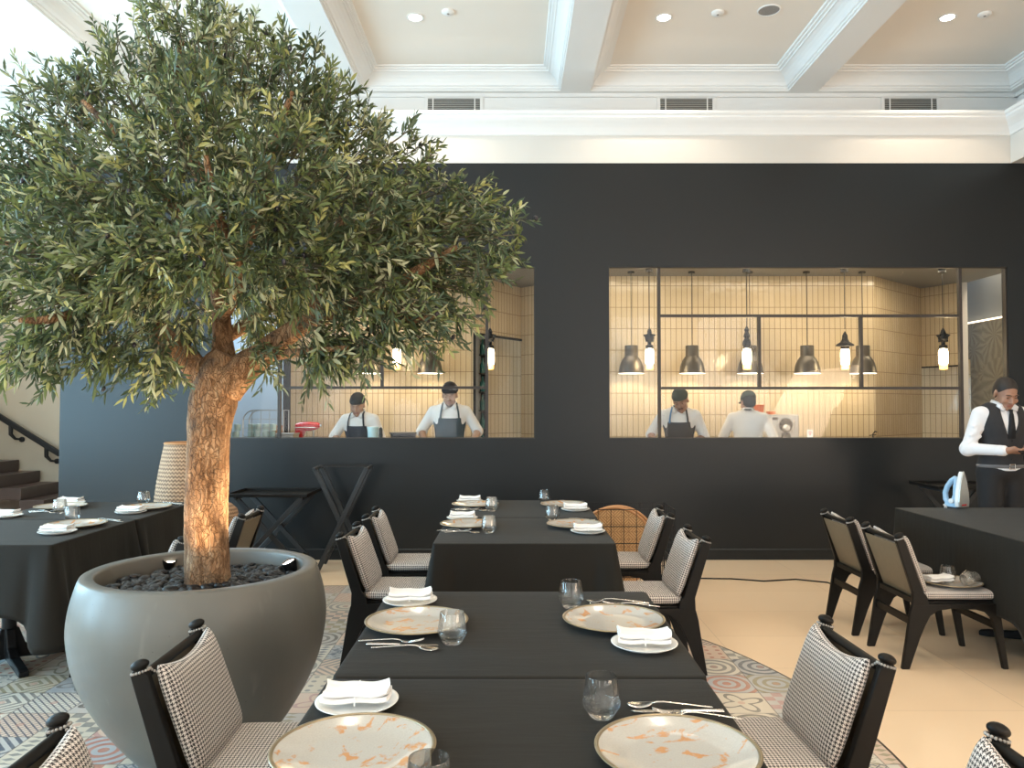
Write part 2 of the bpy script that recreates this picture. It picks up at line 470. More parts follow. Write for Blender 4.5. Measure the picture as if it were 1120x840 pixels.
def floor_mat():
    t = NT('beige_tiles_and_patchwork_circle')
    co = t.coord(); x, y, z = t.sep(co)
    # large beige porcelain tiles 1.2 x 0.6
    r = ((y-0.15)/.6); row = r.floor()
    cx = (x-.1+row.mod(2.0)*0.0)/1.2
    fx = cx.fract(); fy = r.fract()
    line = (fx-.5).abs().gt(.4985).max((fy-.5).abs().gt(.497))
    tone = t.white(t.comb(cx.floor(), row, 3.0))
    n = t.noise(co, 3, 4)
    be = t.mix(tone*.5+n*.5, (0.80, 0.585, 0.385), (0.88, 0.665, 0.455))
    be = t.mix(line*.5, be, (0.36, 0.24, 0.15))
    # patchwork encaustic tiles
    T = .262
    px = (x+1.09)/T; py = (y-.05)/T
    ix = px.floor(); iy = py.floor(); gx = px.fract()-.5; gy = py.fract()-.5
    idv = t.comb(ix, iy, 0.0)
    r1 = t.white(idv); r2 = t.white(t.comb(ix, iy, 5.0)); r3 = t.white(t.comb(ix, iy, 9.0))
    d = (gx*gx+gy*gy).sqrt(); ang = gy.atan2(gx)
    chk = ((gx*5.0+.5).floor()+(gy*5.0+.5).floor()).mod(2.0)
    rings = (d*34.0).sin().gt(.1)
    petal = ((ang*4.0).sin()*.14+.30-d).abs().lt(.045)
    dia = ((gx.abs()+gy.abs())*5.0).fract().gt(.55)
    qx = (gx*4.0).fract()-.5; qy = (gy*4.0).fract()-.5
    dots = (qx*qx+qy*qy).lt(.05)
    hx = ((gx*3.0+.5).fract()-.5); hy = ((gy*6.0+.5).fract()-.5)
    hexs = (hx.abs()+hy.abs()).lt(.36)
    weave = (((gx+gy)*7.0).fract()-.5).abs().lt(.14).max((((gx-gy)*7.0).fract()-.5).abs().lt(.1))
    blob = t.noise(t.comb(gx.abs()+ix, gy.abs()+iy, 0.0), 5, 2, dist=1.5).gt(.55)
    pats = [chk, rings, petal, dia, dots, hexs, weave, blob]
    acc = None
    for k, pt in enumerate(pats):
        sel = r1.gt(k/8.0)*(r1.lt((k+1)/8.0))
        acc = sel*pt if acc is None else acc + sel*pt
    cen = d.lt(.07)
    bg = t.ramp(r2, [(0, (0.62,0.55,0.45)), (.2, (0.50,0.48,0.46)), (.4, (0.66,0.50,0.40)), (.6, (0.42,0.44,0.46)), (.8, (0.68,0.63,0.55))], 'CONSTANT')
    fg = t.ramp(r3, [(0, (0.06,0.085,0.13)), (.22, (0.22,0.22,0.21)), (.42, (0.45,0.17,0.11)), (.58, (0.13,0.12,0.11)), (.74, (0.48,0.28,0.26)), (.88, (0.30,0.26,0.15))], 'CONSTANT')
    pc = t.mix(acc*.9, bg, fg)
    pc = t.mix(cen*.5, pc, (0.55, 0.25, 0.18))
    wear = t.noise(co, 22, 4, .7)
    pc = t.mix((wear-.42).clamp()*.9, pc, (0.60, 0.55, 0.48))
    j = (gx.abs()).gt(.488).max(gy.abs().gt(.488))
    pc = t.mix(j*.7, pc, (0.14, 0.12, 0.10))
    dx = x+1.34; dy = y-3.38
    rad = (dx*dx+dy*dy).sqrt()
    inside = rad.lt(2.95)
    edge = (rad-2.95).abs().lt(.006)
    c = t.mix(inside, be, pc)
    c = t.mix(edge, c, (0.05, 0.04, 0.03))
    t.P(color=c, rough=n*.08+.27, spec=.5); return t.mat
M['floor'] = floor_mat()

def kitchen_tile():
    t = NT('glazed_ivory_stacked_tiles')
    u, v, _ = t.sep(t.coord('UV'))
    a = u/.0682; b = (v-.02)/.268
    fa = a.fract(); fb = b.fract()
    line = (fa-.5).abs().gt(.455).max((fb-.5).abs().gt(.488))
    tone = t.white(t.comb(a.floor(), b.floor(), 1.0)); tone2 = t.white(t.comb(a.floor(), b.floor(), 7.0))
    c = t.mix(tone, (0.575, 0.455, 0.285), (0.615, 0.495, 0.325))
    c = t.mix(line, c, (0.21, 0.13, 0.06))
    wv = t.noise(t.comb(a*.35+tone*5.0, b*.8, 0.0), 3.0, 2)
    t.P(color=c, rough=line*.5+.12, spec=.5, normal=t.bump(wv*.8-line*.3, .35, .02)); return t.mat
M['tile'] = kitchen_tile()

def wallpaper():
    t = NT('olive_leaf_wallpaper')
    u, v, _ = t.sep(t.coord('UV'))
    p = t.comb(u, v, 0.0)
    cen = t.voro(p, 2.6, 'F1', 'Position'); cx_, cy_, _z = t.sep(cen)
    dx = u-cx_; dy = v-cy_
    ang = dy.atan2(dx)
    rr = (dx*dx+dy*dy).sqrt()
    fan = (ang*11.0 + rr*9.0 + t.noise(p, 6, 2)*5.0).sin()*.5+.5
    c = t.mix(fan, (0.155, 0.125, 0.075), (0.235, 0.195, 0.125))
    t.P(color=c, rough=.6); return t.mat
M['wallpaper'] = wallpaper()

def rattan(name, c1, c2, sx, sz):
    t = NT(name)
    co = t.coord(); x, y, z = t.sep(co)
    a = y.atan2(x)*sx
    wv = (z*sz + (a*1.0).floor().mod(2.0)*1.6).sin()*.5+.5
    n = t.noise(co, 25, 3)
    c = t.mix(wv*.7+n*.3, c1, c2)
    t.P(color=c, rough=.7, normal=t.bump(wv, .6, .006)); return t.mat
M['rattan'] = rattan('woven_rattan', (0.085, 0.04, 0.018), (0.64, 0.40, 0.235), 16, 215)
def disc_rattan():
    t = NT('plaited_rattan_disc')
    co = t.coord(); x, y, z = t.sep(co)
    r = (x*x+z*z).sqrt()
    k = 17.0
    p1 = (x*k); p2 = (z*k)
    ch = (p1.floor()+p2.floor()).mod(2.0)
    st = ch*((x+z)*260.0).sin() + (ch*-1.0+1.0)*((x-z)*260.0).sin()
    c = t.mix(st*.5+.5, (0.38, 0.19, 0.075), (0.66, 0.40, 0.18))
    ln = (p1.fract()-.5).abs().gt(.46).max((p2.fract()-.5).abs().gt(.46))
    c = t.mix(ln*.5, c, (0.22, 0.10, 0.04))
    t.P(color=c, rough=.6, normal=t.bump(st, .3, .003)); return t.mat
M['disc_rattan'] = disc_rattan()
M['cane'] = simple('tan_cane_rim', (0.50, 0.24, 0.10), .5, nscale=30, namp=.2)

_sn = [0]
def struct(o, kind='structure'):
    o['kind'] = kind; return o
# ================================================================== THE SETTING
WY = 7.39                                   # face of the charcoal wall
ZB, ZP = 4.75, 4.95                         # beam soffit, coffer panel
VY = 8.0                                    # vent wall
b = MB().box(-7.3, 7.1, -5.3, 10.9, -0.12, 0.0)
struct(b.build('floor', M['floor']))

xl0, xl1 = at(232, 480, WY).x, at(585, 400, WY).x
xr0, xr1 = at(666, 400, WY).x, at(1103.5, 400, WY).x
z0 = at(560, 479.5, WY).z; z1 = at(560, 292, WY).z
xwl = at(64.5, 500, WY).x; ztop = at(560, 178.5, WY).z
WT = 0.09
b = MB()
for (xa, xb, za, zb) in [(xwl, xl0, 0, ztop), (xl0, xl1, 0, z0), (xl0, xl1, z1, ztop), (xl1, xr0, 0, ztop), (xr0, xr1, 0, z0), (xr0, xr1, z1, ztop), (xr1, 6.95, 0, ztop)]:
    b.box(xa, xb, WY, WY+WT, za, zb)
struct(b.build('wall_back', M['wall_black']))
b = MB().prism([(WY-.012, 0), (WY-.012, .095), (WY-.004, .105), (WY, .105), (WY, 0)], 'x', xwl, 6.95)
struct(b.build('baseboard_back', M['wall_black']))

# frieze / bulkhead above the charcoal wall and its return on the right
zc0, zc1 = at(560, 148.5, WY).z, at(560, 121, WY-.13).z
xret = at(1105, 160, WY).x
b = MB().box(-7.2, 7.0, WY-.004, VY+.02, ztop, zc1)
struct(b.build('wall_frieze', M['cream_paint']))
b = MB().box(xret, 7.0, -5.2, WY-.004, ztop, zc1)
struct(b.build('wall_frieze_right', M['cream_paint']))
# cornice profile: (projection, height fraction)
prof = [(0, 0), (.012, .02), (.016, .08), (.022, .14), (.03, .2), (.045, .32), (.07, .45), (.10, .58), (.118, .70), (.12, .80), (.135, .86), (.14, .93), (.14, 1.0), (0, 1.0)]
hz = zc1-zc0
b = MB()
n = len(prof)
cy = WY-.004
vv = []; ff = []
for (p, f) in prof:
    z = zc0+f*hz
    vv += [(-7.2, cy-p, z), (xret-p, cy-p, z), (xret-p, -5.2, z)]
for i in range(n-1):
    for k in (0, 1):
        ff.append((i*3+k, i*3+k+1, (i+1)*3+k+1, (i+1)*3+k))
b.add(vv, ff)
struct(b.build('trim_1', M['white_paint']))
xv = at(1110, 120, VY).x + .02
b = MB().box(-7.2, xv+.1, VY, VY+.1, zc1-.05, ZP+.05).box(xv, xv+.1, -5.2, VY, zc1-.05, ZP+.05)
struct(b.build('wall_vent_strip', M['white_paint']))

# coffered ceiling
beams = [at(629, 99, 7.95).x + k*2.375 for k in (-3, -2, -1, 0, 1)] + [xv+.04]
BW = .135
rows = [(-5.2, -4.9), (-.95, -.55), (3.2, 3.5), (7.93, 8.1)]
b = MB().box(-7.3, 7.1, -5.3, 10.9, ZP, ZP+.1)
struct(b.build('ceiling', M['panel_paint']))
b = MB()
for x in beams: b.box(x-BW, x+BW, -5.2, 7.93, ZB, ZP+.01)
for (ya, yb) in rows: b.box(-7.2, xv+.05, ya, yb, ZB+.0005, ZP+.01)
struct(b.build('ceiling_beams', M['white_paint']))
# crown moulding in each coffer
cp = [(0, 0), (.02, 0), (.022, .018), (.035, .02), (.037, .04), (.05, .045), (.06, .075), (.08, .105), (.105, .13), (.135, .148), (.15, .15), (.152, .165), (.175, .168), (.177, .182), (.20, .184), (.205, .2)]
k = 2
edges_x = [(beams[i]+BW, beams[i+1]-BW) for i in range(len(beams)-1)]
edges_y = [(rows[i][1], rows[i+1][0]) for i in range(3)]
for (xa, xb) in edges_x:
    for (ya, yb) in edges_y:
        vv = []; ff = []
        for (p, h) in cp:
            vv += [(xa+p, ya+p, ZB+h), (xb-p, ya+p, ZB+h), (xb-p, yb-p, ZB+h), (xa+p, yb-p, ZB+h)]
        for i in range(len(cp)-1):
            for q in range(4):
                q2 = (q+1) % 4
                ff.append((i*4+q, i*4+q2, (i+1)*4+q2, (i+1)*4+q))
        o = MB().add(vv, ff).build('trim_%d' % k, M['white_paint']); k += 1
        struct(o)
# narrow astragal under the beams on the vent wall
b = MB().box(-7.2, xv, VY-.03, VY+.01, ZB-.035, ZB+.002).box(xv-.03, xv+.01, -5.2, VY, ZB-.035, ZB+.002)
struct(b.build('trim_%d' % k, M['white_paint'])); k += 1

# shell behind and beside the camera, with the window openings the daylight uses
def holed(u0, u1, za, zb, wins, put):
    us = u0
    for (c, ww, wz0, wz1) in sorted(wins):
        put(us, c-ww/2, za, zb); put(c-ww/2, c+ww/2, za, wz0); put(c-ww/2, c+ww/2, wz1, zb); us = c+ww/2
    put(us, u1, za, zb)
b = MB(); holed(-5.3, 10.9, 0, ZP, [(c, ww, .5, 3.9) for c, ww in WIN_L], lambda u, v, p, q: b.box(-7.3, -7.18, u, v, p, q))
struct(b.build('wall_left', M['white_paint']))
b2 = MB(); holed(-7.3, 7.1, 0, ZP, [(c, ww, .5, 4.1) for c, ww in WIN_F], lambda u, v, p, q: b2.box(u, v, -5.3, -5.18, p, q))
struct(b2.build('wall_front', M['white_paint']))
b = MB().box(6.95, 7.1, -5.3, 10.9, 0, ZP)
struct(b.build('wall_right', M['cream_paint']))
n_w = 3
for (c, ww) in WIN_L:
    f = MB()
    for q in range(4): f.box(-7.24, -7.18, c-ww/2+q*(ww-.05)/3, c-ww/2+q*(ww-.05)/3+.05, .5, 3.9)
    for zz in (.5, 1.6, 2.7, 3.85): f.box(-7.24, -7.18, c-ww/2, c+ww/2, zz, zz+.05)
    struct(f.build('window_%d' % n_w, M['white_paint'])); n_w += 1
for (c, ww) in WIN_F:
    f = MB()
    for q in range(4): f.box(c-ww/2+q*(ww-.05)/3, c-ww/2+q*(ww-.05)/3+.05, -5.24, -5.18, .5, 4.1)
    for zz in (.5, 1.7, 2.9, 4.05): f.box(c-ww/2, c+ww/2, -5.24, -5.18, zz, zz+.05)
    # arched head
    pts = [(c-ww/2, 4.1)] + [(c+math.cos(a)*ww/2, 3.3+math.sin(a)*.8) for a in [PI-PI*i/14 for i in range(15)]] + [(c+ww/2, 4.1)]
    vv = [(p[0], -5.2, p[1]) for p in pts]
    for i in range(1, 15): f.add([(pts[i][0], -5.2, pts[i][1]), (pts[i+1][0], -5.2, pts[i+1][1]), (pts[i+1][0], -5.2, 4.1), (pts[i][0], -5.2, 4.1)], [(0, 1, 2, 3)])
    struct(f.build('window_%d' % n_w, M['white_paint'])); n_w += 1

# ---- kitchen windows: frame bars and panes
def bars(name, xa, xb, specs):
    f = MB(); yv0, yv1 = WY+.015, WY+.055
    e = .008
    f.box(xa, xb, yv0, yv1, z0, z0+e).box(xa, xb, yv0, yv1, z1-e, z1)
    f.box(xa, xa+e, yv0, yv1, z0, z1).box(xb-e, xb, yv0, yv1, z0, z1)
    for (kind, p, q, r) in specs:
        if kind == 'v': x = at(p, 400, WY+.03).x; f.box(x-.014, x+.014, yv0, yv1, at(560, r, WY).z, at(560, q, WY).z)
        else: zz = at(560, p, WY+.03).z; f.box(at(q, 400, WY).x, at(r, 400, WY).x, yv0-.001, yv1+.001, zz-.013, zz+.013)
    o = struct(f.build(name, M['brown_metal']))
    p = MB().box(xa+e, xb-e, WY+.033, WY+.037, z0+e, z1-e).build('window_glass', M['pane'], o)
    return o
bars('window_1', xl0, xl1, [('v', 532.5, 292, 479.5), ('v', 306, 292, 479.5), ('h', 345.5, 306, 532), ('h', 424, 306, 532), ('v', 418, 345, 424)])
bars('window_2', xr0, xr1, [('v', 721, 292, 479.5), ('v', 1051, 292, 479.5), ('h', 345.5, 721, 1051), ('h', 424.5, 721, 1051), ('v', 830.5, 345, 424), ('v', 942, 345, 424)])

# ---- kitchen shell
KB = 9.55
def twall(name, p0, p1, za, zb, mat, th=.06, uoff=0):
    p0 = Vector((*p0, 0)); p1 = Vector((*p1, 0)); d = p1-p0; L = d.length
    o = MB().box(0, L, 0, th, za, zb).build(name, mat, boxuv=True)
    o.location = p0; o.rotation_euler = (0, 0, math.atan2(d.y, d.x))
    return struct(o)
xbl = at(318, 400, KB).x; xj = at(519.5, 400, KB).x
xbr = at(957, 400, KB).x
twall('wall_kitchen_back', (xbl, KB), (xj, KB), 0, KC, M['tile'])
twall('wall_kitchen_back_right', (at(650, 400, KB).x, KB), (xbr, KB), 0, KC, M['tile'])
pL = (at(570, 400, 10.5).x, 10.5)
zd = at(519.5, 365, KB).z
twall('wall_kitchen_alcove', (xj, KB), pL, zd, KC, M['tile'])
twall('wall_kitchen_alcove_side', pL, (at(650, 400, KB).x, KB), 0, KC, M['tile'])
twall('wall_kitchen_passage', (xj+.12, KB+.95), (pL[0]+.1, 11.0), 0, KC, M['tile'])
twall('wall_kitchen_passage_left', (xj, KB+.05), (xj+.12, KB+1.0), 0, KC, M['grey_wall'])
dd = MB(); dd.bar((xj, KB-.012, zd), (pL[0], 10.49, zd), .03, .03); dd.box(xj-.02, xj+.012, KB-.03, KB, 0, zd+.015)
struct(dd.build('door_1', M['metal_dark']))
pA = (at(1008, 400, 10.56).x, 10.56); pB = (at(1052, 400, 10.04).x, 10.04)
twall('wall_kitchen_right', (xbr, KB), pA, 0, KC, M['tile'])
zq = at(1008, 402, 10.56).z
twall('wall_kitchen_right_return', pA, pB, zq, KC, M['tile'])
twall('wall_kitchen_niche', (pA[0]-.05, 10.95), (pB[0]+.45, 10.2), 0, zq+.1, M['tile'])
dd = MB(); dd.bar((pA[0], pA[1]-.012, zq), (pB[0], pB[1]-.012, zq), .025, .02)
struct(dd.build('trim_%d' % k, M['metal_dark'])); k += 1
twall('wall_kitchen_end', pB, (pB[0]+.075, pB[1]-.02), 0, KC, M['cream_paint'], th=.06)
struct(MB().box(-4.2, 5.98, WY+WT, 10.9, KC, KC+.06).build('ceiling_kitchen', M['grey_wall']))
struct(MB().box(5.98, 6.9, WY+WT, 10.9, 3.5, 3.56).build('ceiling_corridor', M['grey_wall']))
# wallpapered corridor wall with a cove strip
xw = at(1079, 400, 10.0).x
zw = at(1103, 347, 9.6).z
twall('wall_corridor_paper', (xw, 10.85), (xw, WY+WT), 0, zw, M['wallpaper'])
twall('wall_corridor_upper', (xw+.06, 10.85), (xw+.06, WY+WT), zw, 3.5, M['grey_wall'])
twall('wall_corridor_end', (5.98, 10.85), (6.9, 10.85), 0, 3.5, M['wallpaper'])
struct(MB().box(xw-.008, xw+.03, WY+WT, 10.84, zw, zw+.02).build('trim_cove_light', M['cove']))
# dish-wash bay at the left end of the kitchen
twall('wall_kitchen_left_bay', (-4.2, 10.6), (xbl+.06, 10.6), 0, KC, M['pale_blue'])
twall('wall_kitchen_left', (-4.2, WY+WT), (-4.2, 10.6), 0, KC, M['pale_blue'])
struct(MB().box(xbl-.09, xbl, KB-.01, KB+.08, 0, KC).build('trim_kitchen_post', M['metal_dark']))
area('dish_bay_light', (-3.4, 9.8, KC-.05), (0, 0, 0), .9, .9, 22, (.75, .88, 1.0))
struct(MB().box(-7.2, -4.2, WY+WT, 10.9, ztop+.0, ztop+.06).build('ceiling_stair_hall', M['white_paint']))
struct(MB().box(xwl, xwl+.1, WY+WT, 10.05, 0, ztop).build('wall_stair_side', M['stair_wall']))
area('stair_hall_fill', (-5.7, 8.9, ztop-.05), (0, 0, 0), 1.5, 1.2, 16, (1.0, .86, .68))  # added fill that brightens the stair wall, stands for no known lamp
# stair hall behind the left end of the wall
SY = 10.05
zs = lambda X: at(0, 503, SY).z + (X-at(0, 503, SY).x)*(at(63, 537, SY).z-at(0, 503, SY).z)/(at(63, 537, SY).x-at(0, 503, SY).x)
struct(MB().box(-7.2, xwl, SY, SY+.1, 0, ztop).build('wall_stair', M['stair_wall']))
st = MB()
x_e = -7.15
while zs(x_e+.01) > 0.004: x_e += .01
st.prism([(-7.15, 0), (-7.15, zs(-7.15)), (x_e, zs(x_e))], 'y', SY-.025, SY-.0005)
struct(st.build('baseboard_stair', M['stair_dado']))
cp_ = MB(); cp_.bar((-7.15, SY-.02, zs(-7.15)), (x_e, SY-.02, zs(x_e)+.012), .05, .025)
struct(cp_.build('trim_stair_cap', M['stair_wall']))
# ================================================================== FIXTURES
# staircase (steps, going up to the left)
stt = thing('staircase', 'dark stone staircase rising left behind the teal end of the wall', 'staircase', (-5.6, 9.5, 0))
xe, ze = at(48, 547, 9.2).x, at(48, 547, 9.2).z
x2, z2 = at(23, 534, 9.2).x, at(23, 534, 9.2).z
tr, rs = xe-x2, z2-ze
i = 0; x = xe + 2*tr; z = ze-2*rs
while x > -7.1 and z < 2.4:
    if z > 0.02:
        o = MB().box(max(x-tr-.02, -7.17)+5.6, x+5.6, 9.2-9.5, 10.02-9.5, max(0, z-rs-.001), z).build('step', M['stair_step'], stt, bevel=.006)
    x -= tr; z += rs
# handrail
hr = thing('handrail', 'black metal handrail sloping down the taupe stair wall', 'handrail', (at(0, 455, 9.95).x, 9.95, 0))
ra, rb = at(-40, 431, 9.95), at(66, 497, 9.95)
L0 = Vector(hr.location)
MB().bar(ra-L0, rb-L0, .05, .07).build('rail', M['metal_dark'], hr, bevel=.012)
for (px, py) in ((12, 464), (51, 488)):
    p = at(px, py, 9.95)-L0
    MB().tube([p+Vector((0, 0, -.02)), p+Vector((.0, .0, -.13)), p+Vector((.04, .03, -.19)), p+Vector((.09, .07, -.20))], [.028, .026, .018, .012], 8).lathe([(0, 0), (.035, 0), (.035, .02), (0, .02)], 12, M=Matrix.Translation(p+Vector((.09, .075, -.20))) @ Matrix.Rotation(-PI/2, 4, 'X')).build('bracket', M['metal_dark'], hr, smooth=True)

# vents on the upper wall
vents = [(468, 525, 'left'), (722, 779, 'middle'), (968, 1023, 'right')]
vx = [('white framed air vent above the wall, nearest to the tree', 0), ('white framed air vent above the wall, between the other two', 1), ('white framed air vent above the wall, farthest from the tree', 2)]
v0 = None
zt = at(560, 108, VY).z; zbm = zt-.17
for i, (a, c_, _) in enumerate(vents):
    xa, xb = at(a, 110, VY).x, at(c_, 110, VY).x
    if v0 is None:
        wv = (xb-xa)/2
        v0 = thing('air_vent', vx[0][0], 'vent', (xa+wv, VY-.002, zbm), 0, 'air vents on the upper wall')
        f = MB(); t_ = .035; h = zt-zbm
        f.box(-wv-t_, wv+t_, -.012, 0, h, h+t_).box(-wv-t_, wv+t_, -.012, 0, -t_, 0).box(-wv-t_, -wv, -.012, 0, 0, h).box(wv, wv+t_, -.012, 0, 0, h)
        f.build('frame', M['white_paint'], v0, bevel=.003)
        MB().box(-wv, wv, -.003, 0, 0, h).build('backing', M['vent_dark'], v0)
        s = MB()
        for q in range(9): s.box(-wv, wv, -.011, -.004, (q+.5)*h/9-.003, (q+.5)*h/9+.003)
        s.build('slats', M['steel'], v0)
        for q in (-.8, .8): MB().box(wv*q-.006, wv*q+.006, -.013, -.009, 0, h).build('divider', M['white_paint'], v0)
    else:
        dup(v0, ((xa+xb)/2, VY-.002, zbm), (0, 0, 0), vx[i][0])

# downlights
dl_pos = [(-3.6, 'behind the tree crown'), (-.865, 'in the coffer left of centre'), (1.36, 'in the coffer above the right kitchen window'), (3.9, 'in the rightmost coffer')]
dl0 = None
def spot(name, loc, tgt, e, ang, col, r=.04, blend=.6):
    l = bpy.data.lights.new(name, 'SPOT'); l.energy = e; l.spot_size = ang; l.spot_blend = blend; l.color = col; l.shadow_soft_size = r
    o = bpy.data.objects.new(name, l); C.objects.link(o); o.location = loc
    o.rotation_euler = (Vector(tgt)-Vector(loc)).to_track_quat('-Z', 'Y').to_euler(); return o
for i, (x, where) in enumerate(dl_pos):
    for (yy, tail) in ((6.78, ''), (4.6, None), (1.9, None), (-1.8, None)):
        lab = 'round recessed ceiling downlight ' + where if tail is not None else 'out of view downlight of the ' + {4.6: 'second', 1.9: 'third', -1.8: 'fourth'}[yy] + ' row, ' + where.replace('the right kitchen window', 'the right window')
        if tail is None and yy not in (4.6, 1.9, -1.8): continue
        if dl0 is None:
            dl0 = thing('downlight', lab, 'ceiling light', (x, yy, ZP), 0, 'recessed downlights of the coffered ceiling')
            MB().lathe([(.075, 0), (.078, -.006), (.06, -.008), (.055, 0)], 28).build('trim_ring', M['white_paint'], dl0, smooth=True)
            MB().lathe([(0.0005, -.004), (.056, -.004)], 28).build('lens', M['glow_down'], dl0)
        else: dup(dl0, (x, yy, ZP), (0, 0, 0), lab)
        spot('downlight_beam', (x, yy, ZP-.03), (x, yy, 0), 46, R(112), (1.0, .86, .68), .05)
smoke = [((490, 12.5), 'small white smoke detector beside the downlight left of centre'), ((785, 13.5), 'small white smoke detector beside the round ceiling speaker'), ((1077, 15), 'small white smoke detector beside the rightmost downlight')]
sm0 = None
for (pp, lab) in smoke:
    p = onz(pp[0], pp[1], ZP)
    if sm0 is None:
        sm0 = thing('smoke_detector', lab, 'smoke detector', p, 0, 'smoke detectors in the coffers')
        MB().lathe([(.055, 0), (.055, -.012), (.045, -.02), (.0005, -.022)], 24).build('housing', M['white_paint'], sm0, smooth=True)
        MB().lathe([(.012, -.0215), (.010, -.026), (.0005, -.027)], 12).build('sensor', M['grey_plastic'], sm0, smooth=True)
    else: dup(sm0, p, (0, 0, 0), lab)
sp0 = None
for (pp, lab) in [((841, 11), 'round grey ceiling speaker right of the middle smoke detector'), ((236, 6), 'round ceiling speaker above the tree top')]:
    p = onz(pp[0], pp[1], ZP)
    if sp0 is None:
        sp0 = thing('ceiling_speaker', lab, 'speaker', p, 0, 'ceiling speakers')
        MB().lathe([(.10, 0), (.10, -.006), (.09, -.008), (.088, 0)], 28).build('ring', M['white_paint'], sp0, smooth=True)
        MB().lathe([(.0005, -.005), (.089, -.004)], 28).build('grille', M['grey_plastic'], sp0)
    else: dup(sp0, p, (0, 0, 0), lab)

# ---- kitchen furniture
kc = thing('kitchen_counter', 'steel prep counter just behind the kitchen windows', 'counter', (.9, 7.8, 0))
MB().box(-3.8, 3.8, -.26, .24, .86, .90).build('worktop', M['steel'], kc, bevel=.004)
MB().box(-3.78, 3.78, -.24, .22, .0, .859).build('cabinet', M['steel'], kc)
kc2 = thing('kitchen_counter', 'steel back counter along the ivory tiled wall', 'counter', (.9, 9.2, 0))
MB().box(-3.5, -1.45, -.3, .34, .86, .90).box(.35, 3.4, -.3, .34, .86, .90).build('worktop', M['steel'], kc2, bevel=.004)
MB().box(-3.48, -1.47, -.28, .33, .0, .859).box(.37, 3.38, -.28, .33, .0, .859).build('cabinet', M['steel'], kc2)

# dome pendants
PD = 9.22
def dome_pendant(x, lab):
    t = thing('dome_pendant_lamp', lab, 'pendant lamp', (x, PD, KC), 0, 'grey metal dome pendants over the pass')
    zb_ = at(560, 408.5, PD).z - KC; zt_ = at(560, 378, PD).z - KC
    h = zt_-zb_
    pr = [(.155, 0), (.153, .03*h), (.150, .10*h), (.142, .24*h), (.128, .38*h), (.110, .49*h), (.092, .57*h), (.082, .605*h), (.079, .62*h), (.078, .985*h), (.073, h), (.0005, h)]
    MB().lathe([(r, zb_+z) for r, z in pr], 36).build('shade', M['pendant'], t, smooth=True)
    sh_ = [x for x in t.children if x.name.startswith('shade')][-1]
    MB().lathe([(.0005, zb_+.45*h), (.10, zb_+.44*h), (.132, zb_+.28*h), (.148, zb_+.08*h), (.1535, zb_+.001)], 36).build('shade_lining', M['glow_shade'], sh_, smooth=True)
    MB().tube([(0, 0, -.002), (0, 0, zt_)], .004, 6).build('cord', M['metal_dark'], t)
    MB().lathe([(.04, -.001), (.04, -.02), (.0005, -.02)], 16).build('canopy', M['metal_dark'], t)
    return t
M['pendant'] = simple('grey_bronze_pendant', (0.10, 0.088, 0.072), .35, .6, nscale=12, namp=.1)
doms = [(690.5, 'grey dome pendant in the left bay of the right kitchen window'), (757, 'grey dome pendant hanging above the chef with the blue strap'), (820.5, 'grey dome pendant right behind a glowing glass lamp'), (883, 'grey dome pendant hanging alone above the steel machine'), (944, 'grey dome pendant behind a dark window bar, rightmost of the domes'),
        (470.5, 'grey dome pendant between the two chefs of the left window'), (405, 'grey dome pendant half hidden by the olive leaves')]
d0 = None
for (px, lab) in doms:
    x = at(px, 400, PD).x
    if d0 is None: d0 = dome_pendant(x, lab)
    else: dup(d0, (x, PD, KC), (0, 0, 0), lab)
    l = bpy.data.lights.new('pendant_light', 'SPOT'); l.energy = 5; l.color = (1, .82, .55); l.shadow_soft_size = .05; l.spot_size = R(140)
    lo = bpy.data.objects.new('pendant_light', l); C.objects.link(lo); lo.location = (x, PD, at(560, 404, PD).z)
